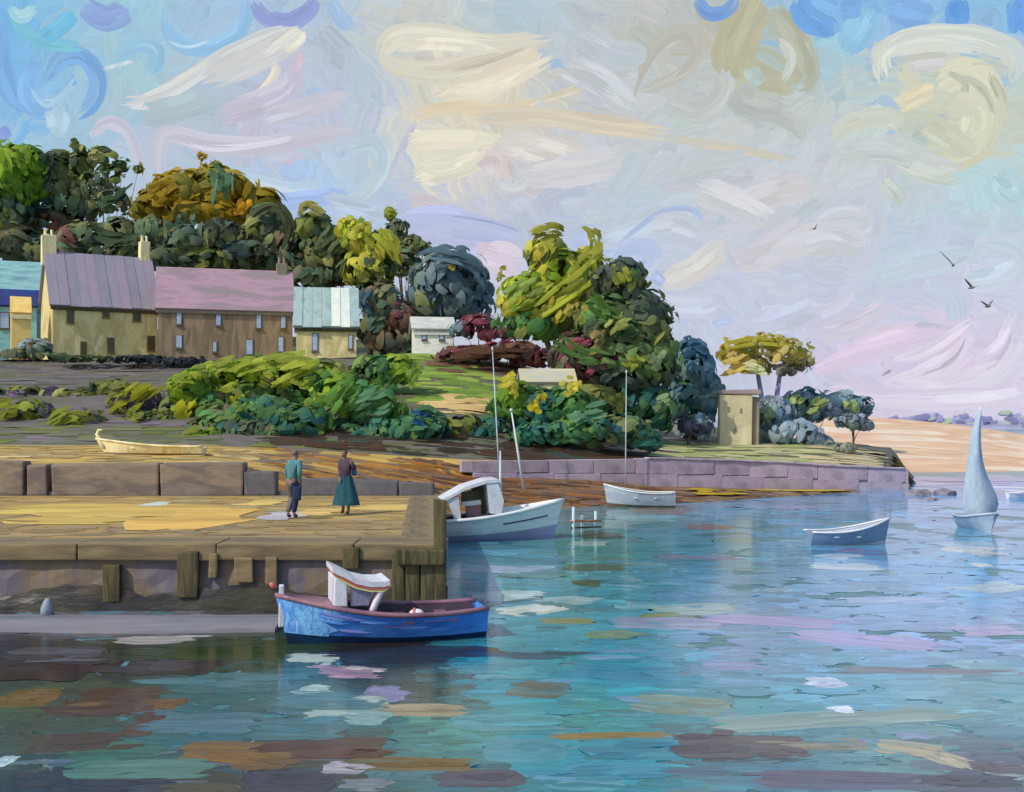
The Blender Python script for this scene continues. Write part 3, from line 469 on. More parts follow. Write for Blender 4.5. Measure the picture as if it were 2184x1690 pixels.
# dune on the right, far shore behind it
def dune():
    cols = np.linspace(1560, 3300, 60); rows = np.linspace(0, 1, 41); v = []
    for t in rows:
        for px in cols:
            top = np.interp(px, [1560, 1760, 1900, 2060, 2184, 2700, 3300], [4.4, 4.35, 4.0, 3.2, 2.2, 1.2, .6])
            d = 77 + 55 * t
            z = -.5 + (top + .5) * min(1, (t * 1.25)) ** .8 if t < .8 else top - (t - .8) * 12
            v.append((X(px, d), d, z))
    n = len(cols); f = [(r * n + q, r * n + q + 1, (r + 1) * n + q + 1, (r + 1) * n + q) for r in range(len(rows) - 1) for q in range(n - 1)]
    m = paint('dune_sand', [(196, 166, 134), (214, 184, 152), (206, 162, 130), (224, 204, 182), (200, 180, 150)], (.06, .22, 1.2), rough=.85, bump=.05, fine=5)
    return tag(obj('dune', pymesh('dune', v, f), m, smooth=True), 'pale orange sand dune across the bay', None, kind='structure')
dune()
def far_shore():
    v = []; cols = np.linspace(1750, 3600, 70)
    for j, (d, zz) in enumerate(((420, -1), (430, 1.6), (470, 2.6), (700, 2))):
        for px in cols: v.append((X(px, d), d, zz + (random.uniform(-.5, .5) if j in (1, 2) else 0)))
    n = len(cols); f = [(r * n + q, r * n + q + 1, (r + 1) * n + q + 1, (r + 1) * n + q) for r in range(3) for q in range(n - 1)]
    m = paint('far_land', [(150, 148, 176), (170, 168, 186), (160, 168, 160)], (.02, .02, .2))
    return tag(obj('far_shore', pymesh('far_shore', v, f), m, smooth=True), 'low violet land on the far side of the water', None, kind='structure')
far_shore()
fw = Strokes(5, 3)
for _ in range(420):
    px = rng.uniform(1880, 3300); d = rng.uniform(425, 470); hgt = rng.uniform(1.0, 3.0) + (2.4 if (1925 < px < 2000 or 2040 < px < 2075 or 2125 < px < 2184) and rng.random() < .6 else 0)
    p = Vector((X(px, d), d, 2 + rng.uniform(0, 1) * hgt)); a = rng.uniform(-.3, .3); l = rng.uniform(1.2, 3.2)
    fw.add([p - Vector((l * math.cos(a), 0, l * math.sin(a))), p, p + Vector((l * math.cos(a + .4), 0, l * math.sin(a + .4)))], rng.uniform(1.4, 2.6), (rng.normal(0, .4), -1, .5),
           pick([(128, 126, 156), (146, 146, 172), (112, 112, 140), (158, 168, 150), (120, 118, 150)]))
tag(fw.build('far_wood', M['leaf'], None, 9), 'violet band of woods along the far shore', 'woods', kind='stuff')

# ground strokes: turf, sand and weed laid over the land, plus painted hedge shadow
gs = Strokes(6, 4)
def turf(x0, x1, d0, d1, n, pal, lw=(40, 120), hw=(6, 16), lift=.012):
    for _ in range(n):
        px = rng.uniform(x0, x1); d = rng.uniform(d0, d1); z = ground(px, d) + lift + rng.uniform(0, .012)
        l = rng.uniform(*lw) / F * d / 2
        e = .8; sy = (ground(px, d + e) - ground(px, d - e)) / (2 * e)
        pa, pb = px - l / d * F, px + l / d * F
        a = Vector((X(pa, d), d, ground(pa, d) + lift)); b = Vector((X(pb, d), d, ground(pb, d) + lift))
        wd = min(rng.uniform(*hw) / F * d * (1.2 if sy > .25 else 3.2), 2.4)
        gs.add([a, Vector((X(px, d), d + rng.normal(0, .1), z)), b], wd, (0, -sy, 1), pick(pal), pick(pal), bulge=.006, ragged=.2)
turf(-80, 560, 46, 57, 160, [(168, 138, 78), (186, 158, 92), (146, 118, 68), (200, 176, 120), (136, 118, 82), (150, 130, 100)])
turf(560, 1020, 43, 57, 170, [(146, 96, 32), (160, 112, 46), (112, 78, 42), (124, 106, 88), (176, 132, 66), (96, 78, 64), (110, 90, 78)])
turf(900, 1500, 47, 57, 130, [(104, 66, 34), (86, 60, 42), (140, 92, 48), (118, 92, 76), (74, 54, 40)])
turf(1380, 1900, 51, 61, 150, [(112, 88, 70), (128, 104, 84), (96, 78, 66), (120, 100, 60), (138, 116, 104)])
turf(1490, 1580, 53.5, 57, 16, [(170, 140, 30), (186, 156, 44), (150, 120, 30)], (30, 70), (6, 12), .1)
turf(1640, 1790, 57, 58.5, 12, [(196, 166, 50), (180, 150, 50)], (50, 110), (4, 7), .1)
turf(1390, 1760, 63, 75, 90, [(150, 160, 104), (140, 150, 92), (168, 168, 112), (176, 172, 130)])
turf(1640, 1940, 63, 75, 70, [(204, 184, 140), (190, 172, 132), (176, 170, 140)])
turf(870, 1060, 70, 86, 80, [(122, 146, 54), (104, 132, 52), (140, 154, 70), (96, 120, 56)])
turf(920, 1060, 67, 72, 34, [(196, 168, 110), (184, 156, 100), (206, 178, 124)])
turf(930, 1180, 80, 86, 60, [(96, 72, 54), (112, 84, 60), (80, 62, 50)])
turf(-80, 760, 72, 86, 150, [(104, 98, 98), (92, 88, 92), (116, 108, 106), (98, 92, 86)], (60, 160))
turf(480, 620, 65, 69, 12, [(206, 172, 120), (190, 156, 104)], (40, 90))
turf(560, 1420, 58.2, 64, 220, [(62, 46, 36), (76, 54, 40), (52, 44, 40), (56, 66, 58), (70, 50, 36)])  # dark strip below the hedges: their shadow painted as brown strokes
turf(-80, 700, 57, 66, 60, [(120, 104, 120), (110, 96, 112), (110, 116, 58), (96, 104, 50)])
tag(gs.build('turf_weed_and_shadow', M['ground_stroke'], None, 8), 'loose streaks of turf, sand, weed and painted hedge shadow on the shore', 'turf', kind='stuff')

# ================================================================== QUAY
QZ = CH - 2.57                         # deck level
qd0, qd1 = 22.3, 37.0
M['deck'] = paint('quay_deck', [(122, 102, 70), (156, 126, 70), (168, 138, 80), (136, 112, 74), (152, 130, 94)], (.1, .9, 1), rough=.7, bump=.2)
M['qwall'] = paint('quay_wall', [(92, 84, 84), (110, 100, 96), (120, 104, 84), (98, 92, 104), (128, 114, 92)], (.8, .8, .35), rough=.75, bump=.4)
M['coping'] = paint('coping_stone', [(112, 96, 70), (132, 114, 82), (102, 88, 66), (142, 124, 90)], (.3, 1.5, 1.5), rough=.7, bump=.35)
M['timber'] = paint('old_timber', [(70, 64, 40), (92, 84, 54), (54, 48, 34), (110, 98, 62)], (6, 6, .6), rough=.65, bump=.6)
M['weed'] = paint('wet_weed', [(44, 42, 32), (58, 54, 38), (36, 34, 36), (66, 56, 38)], (.4, .6, 1.2), rough=.4, bump=.6)
quay = thing('quay', 'long stone quay with ochre deck and weedy timbered front wall', 'quay', (X(945, qd0), qd0, 0))
xe0, xe1 = X(945, qd0), X(930, qd1)
def ql(v): return [(a - xe0, b - qd0, z) for a, b, z in v]
XL = -34
me = pymesh('deck', ql([(XL, qd0 + .02, QZ), (xe0 - .02, qd0 + .02, QZ), (xe1 - .02, qd1, QZ), (XL, qd1, QZ), (XL, qd0 + .02, QZ - .3), (xe0 - .02, qd0 + .02, QZ - .3), (xe1 - .02, qd1, QZ - .3), (XL, qd1, QZ - .3)]),
            [(0, 1, 2, 3), (4, 5, 1, 0), (5, 6, 2, 1), (6, 7, 3, 2)])
obj('deck', me, M['deck'], quay)
# masonry body under the deck, subdivided face with bulges
nx, nz = 70, 8; v = []; f = []
for j in range(nz + 1):
    for i in range(nx + 1):
        v.append((XL + (xe0 - XL) * i / nx, qd0 + random.uniform(-.03, .03) + .06 * (1 - j / nz) * -1, -1 + (QZ - .12 + 1) * j / nz))
for j in range(nz):
    for i in range(nx): f.append((j * (nx + 1) + i, j * (nx + 1) + i + 1, (j + 1) * (nx + 1) + i + 1, (j + 1) * (nx + 1) + i))
b0 = len(v); v += [(xe0 + .0, qd0 - .04, -1), (xe1, qd1, -1), (xe1, qd1, QZ - .12), (xe0, qd0, QZ - .12)]; f.append((b0, b0 + 1, b0 + 2, b0 + 3))
v += [(XL, qd1, -1), (XL, qd1, QZ - .12)]; f.append((b0 + 1, b0 + 4, b0 + 5, b0 + 2))
obj('wall', pymesh('wall', ql(v), f), M['qwall'], quay, smooth=False)
# coping slabs along the front and the end
x = XL
while x < xe0 - .3:
    l = min(random.uniform(2.2, 3.6), xe0 + .06 - x)
    if xe0 + .06 - (x + l) < .8: l = xe0 + .06 - x
    dz = random.uniform(-.01, .015)
    o = obj('coping_slab', box(0, l - .025, -.14, 1.1, -.28, .045 + dz, .03, jit=.008), M['coping'], quay, loc=(x - xe0, 0, QZ)); x += l
ev = Vector((xe1 - xe0, qd1 - qd0, 0)); el_ = ev.length; ea = math.atan2(ev.y, ev.x); y = 1.15
while y < el_ - .5:
    l = min(random.uniform(2, 3), el_ - y)
    o = obj('coping_slab', box(0, l - .03, -.08, .9, -.28, .04 + random.uniform(-.01, .01), .03, jit=.008), M['coping'], quay)
    o.location = (ev.x / el_ * y, ev.y / el_ * y, QZ); o.rotation_euler[2] = ea; y += l
# fender timbers on the face
for px, y0, y1, wpx in ((240, 1206, 1285, 36), (402, 1176, 1275, 44), (455, 1180, 1235, 18), (748, 1168, 1214, 36), (520, 1188, 1240, 40), (580, 1188, 1248, 24), (850, 1180, 1290, 26), (880, 1168, 1295, 30), (915, 1172, 1295, 34), (938, 1066, 1300, 26)):
    d = qd0 - .12; xx = X(px, d); wv = wpx / F * d
    bm = box(-wv / 2, wv / 2, -.07, .10, Z(y1, d), Z(y0, d), .03, jit=.02)
    mt = M['coping'] if px in (520, 580, 455) else M['timber']
    obj('fender_post', bm, mt, quay, loc=(xx - xe0, d - qd0, 0))
obj('beam', box(X(845, 22) - xe0, .05, -.34, -.10, Z(1205, 22), Z(1172, 22), .03, jit=.015), M['timber'], quay)
# weed skirt at the tide line
v = []; f = []; nx = 160
for j in range(6):
    for i in range(nx + 1):
        xx = XL + (xe0 + .1 - XL) * i / nx; zt = .42 + .12 * math.sin(i * .37) + random.uniform(-.06, .06)
        t = j / 5; v.append((xx, qd0 - .10 - .16 * math.sin(math.pi * (1 - t) * .55) + random.uniform(-.03, .03), -.5 + (zt + .5) * t))
for j in range(5):
    for i in range(nx): f.append((j * (nx + 1) + i, j * (nx + 1) + i + 1, (j + 1) * (nx + 1) + i + 1, (j + 1) * (nx + 1) + i))
obj('weed_skirt', pymesh('weed_skirt', ql(v), f), M['weed'], quay, smooth=True)
# ochre and tan deck strokes; the yellow ones paint sunlit stripes into the colour
ds = Strokes(7, 5)
for k in range(230):
    px = rng.uniform(-60, 900); d = rng.uniform(24.0, 36.5); pal = [(180, 148, 80), (190, 158, 92), (160, 132, 84), (170, 148, 106), (146, 124, 90), (142, 132, 94)]
    if d < 27.5: pal = [(148, 124, 88), (138, 116, 84), (160, 136, 98), (130, 116, 86)]
    l = rng.uniform(50, 150) / F * d; xx = min(X(px, d), np.interp(d, [qd0, qd1], [xe0, xe1]) - l / 2 - .4); z = QZ + .004 + .0002 * (k % 30)
    ds.add([(xx - l / 2 - xe0, d - qd0, z), (xx - xe0, d - qd0 + rng.normal(0, .05), z), (xx + l / 2 - xe0, d - qd0 + rng.normal(0, .1), z)], rng.uniform(.35, 1.1), (0, 0, 1), pick(pal), pick(pal), bulge=.001, ragged=.35, p=2.6)
for px, py, wd, hp, col in ((300, 1088, 420, 26, (206, 172, 92)), (420, 1105, 280, 44, (214, 172, 92)), (130, 1085, 260, 22, (206, 178, 92)), (320, 1078, 60, 16, (196, 200, 190)), (600, 1100, 120, 18, (180, 176, 178)), (560, 1072, 120, 12, (212, 180, 104)),
                            (830, 1082, 170, 12, (212, 180, 104)), (680, 1092, 90, 14, (214, 182, 110)), (160, 1110, 300, 16, (206, 176, 94))):
    z = QZ + .014; a = G(px - wd / 2, py, z); b = G(px + wd / 2, py, z); m_ = G(px, py, z); dep = G(px, py - hp / 2, z).y - G(px, py + hp / 2, z).y
    ds.add([(p.x - xe0, p.y - qd0, p.z) for p in (a, m_, b)], dep, (0, 0, 1), c(*col), c(*[q * .86 for q in col]), bulge=.001, ragged=.3, p=3)
o = ds.build('sunlit_deck_streaks', M['ground_stroke'], quay, 2); o['kind'] = 'stuff'

# landing ledge at the foot of the quay
M['ledge'] = paint('ledge_stone', [(112, 110, 122), (128, 122, 128), (98, 104, 112)], (.2, 1.2, 1), rough=.6, bump=.3)
bm = bmesh.new(); xr = X(598, 20.4); n = 40; ring = []
for i in range(n + 1):
    xx = -22 + (xr + 22) * i / n; wv = .08 * math.sin(i * .5)
    ring.append([bm.verts.new((xx, 19.75 + wv, -.4)), bm.verts.new((xx, 19.85 + wv, .06 + random.uniform(-.02, .02))), bm.verts.new((xx, 20.5, .15 + random.uniform(-.02, .02))), bm.verts.new((xx, 21.15 + wv * .5, .10)), bm.verts.new((xx, 21.3, -.4))])
for a, b in zip(ring, ring[1:]):
    for k in range(4): bm.faces.new((a[k], b[k], b[k + 1], a[k + 1]))
bm.faces.new(ring[-1])
bmesh.ops.recalc_face_normals(bm, faces=bm.faces)
tag(obj('landing_ledge', bm, M['ledge']), 'low grey landing ledge at the waterline below the quay', 'ledge')
# small pale marker stone at the ledge
bm = tube([(0, 0, 0), (0, 0, .14), (.01, 0, .26), (.015, 0, .33)], [.13, .12, .08, .03], 7)
tag(obj('marker_stone', bm, paint('marker_stone', [(120, 128, 142), (150, 156, 168)], (2, 2, 2)), smooth=True, loc=tuple(G(100, 1313, .1))), 'small pale blue grey stone standing on the ledge at left', 'stone')

# parapet wall at the back of the deck, built of big rounded blocks
M['block'] = [paint('parapet_block', [(118, 104, 92), (134, 118, 100), (102, 92, 86), (126, 116, 106)], (.5, 1, 1.6), rough=.75, bump=.3), paint('parapet_block_dark', [(88, 84, 86), (100, 96, 98), (76, 76, 82)], (1, 1, 1), rough=.75, bump=.4)]
pw = thing('parapet_wall', 'low taupe parapet wall of big blocks behind the quay deck', 'wall', (X(0, 37.4), 37.4, QZ))
for i, (a, b, t0) in enumerate([(-330, -180, 986), (-179, -70, 988), (-68, 58, 984), (62, 106, 990), (118, 345, 987), (347, 522, 990), (524, 590, 1004), (640, 735, 1022), (736, 850, 1024), (851, 925, 1030)]):
    d = 37.4; x0 = X(a, d) - pw.location.x; x1 = X(b, d) - pw.location.x; h = Z(t0, d) - QZ
    mt = M['block'][0 if i < 6 else 1]  # right-hand blocks darker: shade put into their stone colour
    bm = box(x0, x1 + .02, -.3 + random.uniform(-.03, .03), .35, -.05, h + random.uniform(-.04, .04), .07, jit=.035)
    obj('block', bm, mt, pw, smooth=False)
obj('footing', box(X(-340, 37.4) - pw.location.x, X(925, 37.4) - pw.location.x, -.18, .22, -.3, .12, .03), M['block'][1], pw)

# ================================================================== HARBOUR WALL (lilac) with stones
M['lilac'] = [paint('lilac_stone_%s' % 'abc'[i], k, (1.2, 1.2, 1.2), rough=.8, bump=.3) for i, k in enumerate(([(150, 134, 154), (168, 150, 168), (140, 130, 142)], [(160, 144, 160), (174, 156, 170), (148, 136, 146)], [(146, 134, 148), (160, 146, 154), (138, 126, 136)]))]
hw = thing('harbour_wall', 'long lilac stone harbour wall running out past the foreshore', 'wall', (X(1010, 56.3), 56.3, 0))
WL = lerp_line([(1005, 55.35, 0), (1250, 57.3, 0), (1400, 58.3, 0), (1600, 59.8, 0), (1930, 60.8, 0)])
WB = lambda px: np.interp(px, [1005, 1250, 1600, 1930], [.6, .3, -.05, -.5]); WT = lambda px: np.interp(px, [1005, 1250, 1390, 1600, 1930], [1.78, 1.78, 1.80, 1.62, 1.15])
for row in range(2):
    px = 1008 + (row % 2) * -26; 
    while px < 1930:
        e = min(px + random.uniform(60, 110), 1934); mid = (px + e) / 2
        d0, d1 = float(WL(px)[0]), float(WL(e)[0]); p0 = Vector((X(px, d0), d0, 0)); p1 = Vector((X(e, d1), d1, 0)); a = math.atan2(p1.y - p0.y, p1.x - p0.x)
        zb, zt = WB(mid), WT(mid); h = (zt - zb) / 2
        bm = box(.006, (p1 - p0).length - .006, -.25 + random.uniform(-.02, .02), .3, .006, h - .006, .03, jit=.015)
        o = obj('stone', bm, M['lilac'][random.randrange(3)], hw); o.location = (p0.x - hw.location.x, p0.y - hw.location.y, zb + h * row); o.rotation_euler[2] = a
        px = e
v = []; f = []
for i, px in enumerate(np.linspace(1008, 1930, 24)):
    d = float(WL(px)[0]); v += [(X(px, d) - hw.location.x, d - hw.location.y - .15, WB(px) - .6), (X(px, d) - hw.location.x, d - hw.location.y - .15, WT(px) - .03), (X(px, d) - hw.location.x, d - hw.location.y + .5, WT(px) - .03), (X(px, d) - hw.location.x, d - hw.location.y + .5, WB(px) - .6)]
for i in range(23):
    for k in range(3): f.append((i * 4 + k, i * 4 + 4 + k, i * 4 + 5 + k, i * 4 + 1 + k))
f.append((92, 93, 94, 95))
obj('core', pymesh('core', v, f), M['lilac'][2], hw)
px = 1380
while px < 1900:
    e = px + random.uniform(70, 120); d0, d1 = float(WL(px)[0]), float(WL(e)[0]); p0 = Vector((X(px, d0), d0, 0)); p1 = Vector((X(e, d1), d1, 0))
    o = obj('coping_stone', box(0, (p1 - p0).length - .03, -.32, .4, 0, .09, .025, jit=.01), M['lilac'][1], hw)
    o.location = (p0.x - hw.location.x, p0.y - hw.location.y, (WT(px) + WT(e)) / 2 + .003); o.rotation_euler = (0, -math.atan2(WT(e) - WT(px), (p1 - p0).length), math.atan2(p1.y - p0.y, p1.x - p0.x)); px = e
# iron mooring hoop on its end
bm = tube([(-.16, 0, 0), (-.17, 0, .35), (-.1, 0, .55), (.02, 0, .6), (.13, 0, .5), (.16, 0, .3), (.16, 0, 0)], .035, 8)
tag(obj('mooring_hoop', bm, paint('dark_iron', [(60, 60, 78), (80, 78, 96)], (3, 3, 3), rough=.4), smooth=True, loc=(X(1894, 60.7), 60.75, float(WT(1894)) - .1)), 'dark iron mooring hoop near the seaward end of the lilac wall', 'mooring hoop')
# rocks off its end
M['rock'] = paint('sea_rock', [(112, 104, 122), (134, 124, 132), (98, 92, 110)], (1.5, 1.5, 1.5), rough=.6, bump=.5)
def rock(px, py, wpx, hpx, label, mat=None):
    p = G(px, py); wv = wpx / F * p.y / 2; hv = hpx / F * p.y; bm = bmesh.new(); bmesh.ops.create_icosphere(bm, subdivisions=2, radius=1)
    for q in bm.verts:
        n_ = 1 + .22 * math.sin(q.co.x * 5 + px) * math.cos(q.co.y * 4 + py) + random.uniform(-.1, .1); q.co = Vector((q.co.x * wv * n_, q.co.y * wv * .7 * n_, q.co.z * hv * n_))
    tag(obj('rock', bm, mat or M['rock'], loc=p), label, 'rock', 'rocks off the harbour wall')
rock(1960, 1056, 60, 14, 'low mauve rock at the foot of the harbour wall end'); rock(2012, 1054, 54, 12, 'outermost flat violet rock off the harbour wall end'); rock(1985, 1066, 34, 6, 'small awash rock in front of the harbour wall end')

# ================================================================== HOUSES
def house(name, label, cat, pxl, pxr, d, th, ybase, yeave, yridge, D, wallm, roofm, wins=(), chims=(), strips=0, eave=.3, zb=None, roof_over=.25, door=None, gablem=None, trim=None, band=None):
    th = math.radians(th); x0 = X(pxl, d); t = (pxr - CX) / F
    Lh = (t * d - x0) / (math.cos(th) - t * math.sin(th))
    z0 = Z(ybase, d); he = Z(yeave, d) - z0; dr = d + D / 2 * math.cos(th); hr = Z(yridge, dr) - z0
    r = thing(name, label, cat, (x0, d, z0), th)
    sk = 1.5
    v = [(0, 0, -sk), (Lh, 0, -sk), (Lh, 0, he), (0, 0, he), (0, D, -sk), (Lh, D, -sk), (Lh, D, he), (0, D, he), (0, D / 2, hr), (Lh, D / 2, hr)]
    obj('wall', pymesh('wall', v[:4], [(0, 1, 2, 3)]), wallm, r); obj('rear_wall', pymesh('rear_wall', [v[i] for i in (5, 4, 7, 6)], [(0, 1, 2, 3)]), wallm, r)
    obj('gable', pymesh('gable', [v[i] for i in (4, 0, 3, 8, 7)], [(0, 1, 2, 3, 4)]), gablem or wallm, r); obj('gable', pymesh('gable', [v[i] for i in (1, 5, 6, 9, 2)], [(0, 1, 2, 3, 4)]), gablem or wallm, r)
    # roof: two thick slopes
    sl_ = math.atan2(hr - he, D / 2); ln = math.hypot(hr - he, D / 2) + eave
    def slope(front):
        def P(x_, s_, h_):   # s_ along slope from the ridge, h_ thickness
            yy = D / 2 - s_ * math.cos(sl_) - h_ * math.sin(sl_) if front else D / 2 + s_ * math.cos(sl_) + h_ * math.sin(sl_)
            return (x_, yy, hr + .02 - s_ * math.sin(sl_) + h_ * math.cos(sl_))
        return P
    rf = None
    for front in (True, False):
        P = slope(front); o_ = roof_over
        v = [P(-o_, -.04, 0), P(Lh + o_, -.04, 0), P(Lh + o_, ln, 0), P(-o_, ln, 0), P(-o_, -.04, .14), P(Lh + o_, -.04, .14), P(Lh + o_, ln, .14), P(-o_, ln, .14)]
        bm = bmesh.new(); vs = [bm.verts.new(q) for q in v]
        for q in ((0, 1, 2, 3), (4, 5, 6, 7), (0, 1, 5, 4), (1, 2, 6, 5), (2, 3, 7, 6), (3, 0, 4, 7)): bm.faces.new([vs[i] for i in q])
        bmesh.ops.recalc_face_normals(bm, faces=bm.faces)
        ro = obj('roof', bm, roofm[0], r)
        if front: rf = ro
        if front and strips:
            wv = (Lh + 2 * o_) / strips
            for k in range(strips):
                a, b = -o_ + k * wv + .008, -o_ + (k + 1) * wv - .008; tt = .16 + random.uniform(0, .05); e = ln + random.uniform(-.02, .12)
                v = [P(a, .02, .145), P(b, .02, .145), P(b, e, .145), P(a, e, .145), P(a, .02, tt + .05), P(b, .02, tt + .05), P(b, e, tt + .05), P(a, e, tt + .05)]
                bm = bmesh.new(); vs = [bm.verts.new(q) for q in v]
                for q in ((0, 1, 2, 3), (4, 5, 6, 7), (0, 1, 5, 4), (1, 2, 6, 5), (2, 3, 7, 6), (3, 0, 4, 7)): bm.faces.new([vs[i] for i in q])
                bmesh.ops.recalc_face_normals(bm, faces=bm.faces)
                obj('roof_panel', bm, roofm[k % len(roofm)], ro)
    obj('eaves_board', box(-roof_over * .6, Lh + roof_over * .6, -.16, -.02, he - .45, he - .12, .02), trim or M['timber'], r)
    if band: obj('roof_band', box(-roof_over, Lh + roof_over, -.42, -.2, he - .35, he + 1.0, .04, jit=.03), band, r)
    for (px, y0, y1, wpx, kind) in wins:
        t = (px - CX) / F; u = (t * d - x0) / (math.cos(th) - t * math.sin(th)); dd = d + u * math.sin(th)
        za, zb_ = Z(y1, dd) - z0, Z(y0, dd) - z0; hw_ = wpx / F * dd / 2
        wn = obj('window', box(u - hw_ - .07, u + hw_ + .07, -.05, .02, za - .07, zb_ + .07, .015), M['wframe_' + kind], r)
        obj('pane', box(u - hw_, u + hw_, -.075, -.045, za, zb_, .012), M['pane_' + kind], wn)
        obj('sill', box(u - hw_ - .12, u + hw_ + .12, -.13, -.02, za - .15, za - .075, .012), M['wframe_' + kind], wn)
    for (u, wv, ztop, mt) in chims:
        uu = u * Lh; ch = obj('chimney', box(uu - wv / 2, uu + wv / 2, D / 2 - .4, D / 2 + .4, hr - 1.0, ztop - z0, .06, jit=.04), mt, r)
        for k in (-1, 1): obj('chimney_pot', tube([(uu + k * wv * .22, D / 2, ztop - z0 - .05), (uu + k * wv * .22, D / 2, ztop - z0 + .5)], [.13, .1], 8), mt, ch)
    return r, Lh, z0, he, hr
def solid(name, a, b=None, rough=.6, sc=1.0): return paint(name, [a, b or tuple(int(q * 1.12) for q in a)], (sc, sc, sc * .4), rough=rough)
M['pane_dark'] = paint('dark_pane', [(58, 52, 36), (74, 66, 46)], (2, 2, 2), rough=.3, bump=.05, spec=.5); M['wframe_dark'] = paint('window_stone', [(110, 100, 58), (134, 122, 74)], (2, 2, 2))
M['pane_blue'] = paint('sky_pane', [(140, 160, 196), (170, 186, 214)], (2, 2, 2), rough=.15, bump=.05, spec=.5); M['wframe_blue'] = paint('brown_frame', [(96, 82, 64), (118, 100, 78)], (2, 2, 2))
M['khaki'] = paint('khaki_render', [(204, 190, 132), (218, 204, 146), (190, 174, 116), (226, 212, 158)], (.9, .9, .35), rough=.75, bump=.35)
M['khaki_pale'] = paint('pale_khaki_render', [(196, 176, 120), (214, 196, 140), (180, 160, 108)], (.7, .7, .5), rough=.75)
M['brownwall'] = paint('brown_harling', [(138, 118, 94), (122, 104, 82), (150, 130, 102), (116, 102, 86)], (1.4, 1.4, .25), rough=.75, bump=.35)
M['slate'] = [paint('lavender_slate_%s' % 'abc'[i], k, (1.5, .4, .4), rough=.55) for i, k in enumerate(([(138, 132, 146), (150, 142, 152)], [(144, 134, 148), (154, 138, 152)], [(132, 128, 142), (144, 138, 150)]))]
M['pinkroof'] = [paint('mauve_pink_roof', [(154, 128, 138), (168, 136, 148), (144, 124, 132), (136, 126, 124)], (.3, 1.2, 1.2), rough=.55), paint('mauve_pink_roof_b', [(180, 130, 152), (194, 148, 166)], (.3, 1.2, 1.2), rough=.55)]
M['aquaroof'] = [paint('pale_aqua_roof', [(142, 164, 162), (160, 180, 176), (130, 152, 150)], (1.4, .6, .6), rough=.45), paint('white_aqua_roof', [(196, 208, 198), (226, 226, 212)], (1.5, .6, .6), rough=.45)]
M['cream'] = paint('cream_chimney', [(214, 196, 142), (232, 218, 170), (190, 170, 116)], (1.5, 1.5, .6), rough=.7)
M['greybrown'] = paint('greybrown_stone', [(128, 118, 100), (142, 130, 110)], (1, 1, .5), rough=.75)
house('cottage', 'khaki two storey cottage with lavender slate roof and two cream chimneys', 'house', 112, 336, 86, 30, 765, 648, 540, 7.2, M['khaki'], M['slate'],
      [(150, 660, 688, 12, 'dark'), (226, 652, 676, 12, 'dark'), (292, 655, 684, 14, 'dark'), (178, 730, 756, 10, 'dark'), (236, 722, 752, 12, 'dark'), (322, 718, 748, 14, 'dark')],
      [(.02, 1.1, Z(498, 88), M['cream']), (.96, .8, Z(512, 92), M['cream'])], strips=11, gablem=M['khaki_pale'])
house('cottage', 'brown two storey cottage with mauve pink roof and pale blue windows', 'house', 337, 624, 87, 16, 772, 655, 573, 6.4, M['brownwall'], M['pinkroof'],
      [(382, 664, 692, 9, 'blue'), (466, 672, 694, 9, 'blue'), (552, 672, 700, 9, 'blue'), (604, 676, 700, 9, 'blue'), (382, 716, 742, 11, 'blue'), (458, 730, 750, 7, 'blue'), (532, 726, 756, 13, 'blue'), (599, 720, 750, 10, 'blue')],
      [(.94, .9, Z(556, 91), M['greybrown'])], strips=0, trim=M['greybrown'])
house('outhouse', 'small khaki outhouse with pale aqua and white roof beside the brown cottage', 'house', 632, 760, 85, 10, 778, 694, 617, 5.2, M['khaki'], [M['aquaroof'][0], M['aquaroof'][0], M['aquaroof'][0], M['aquaroof'][0], M['aquaroof'][1], M['aquaroof'][1], M['aquaroof'][0]],
      [(672, 712, 748, 10, 'blue'), (748, 716, 744, 7, 'blue')], [], strips=7)
M['turq'] = paint('turquoise_render', [(120, 176, 180), (140, 192, 192), (104, 156, 164)], (.5, .5, 1.5), rough=.6); M['turqroof'] = paint('turquoise_roof', [(118, 162, 166), (142, 184, 184), (104, 146, 154)], (.4, .8, 2), rough=.45); M['blueroof'] = paint('deep_blue_roof', [(40, 84, 160), (70, 70, 150), (34, 110, 160)], (.6, .8, .8), rough=.45)
house('cottage', 'turquoise cottage with a deep blue band under its roof at the left frame edge', 'house', -90, 78, 90, 20, 765, 640, 556, 6, M['turq'], [M['turqroof'], M['blueroof']], [(10, 668, 700, 16, 'blue')], [], strips=0, trim=M['blueroof'], band=M['blueroof'])
M['yellow'] = paint('sunlit_yellow_render', [(226, 184, 96), (240, 206, 124), (206, 164, 84)], (1, 1, .4), rough=.7)
house('shed', 'tall narrow yellow shed in sunlight left of the khaki cottage', 'shed', 24, 66, 85, 26, 760, 668, 636, 2.0, M['yellow'], [M['yellow'], M['cream']], [], [], strips=0, eave=.05, roof_over=.06, trim=M['cream'])
M['white'] = paint('white_render', [(216, 212, 200), (234, 232, 222), (196, 196, 190)], (.6, .6, 2), rough=.6)
house('cottage', 'white cottage with pale grey roof among the trees', 'house', 884, 966, 86, 8, 742, 702, 680, 4.5, M['white'], [paint('pale_grey_roof', [(206, 204, 190), (176, 178, 172), (226, 222, 206)], (.5, 2, 2))], [(905, 712, 724, 8, 'blue'), (942, 712, 724, 8, 'blue')], [], strips=0, trim=M['white'])
house('shed', 'low shed with cream and grey roof under the big tree', 'shed', 1118, 1222, 66.2, 4, 838, 815, 792, 2.6, M['greybrown'], [paint('cream_grey_roof', [(196, 180, 130), (172, 172, 160), (206, 196, 156)], (.5, 2, 2))], [], [], strips=0, trim=M['cream'])
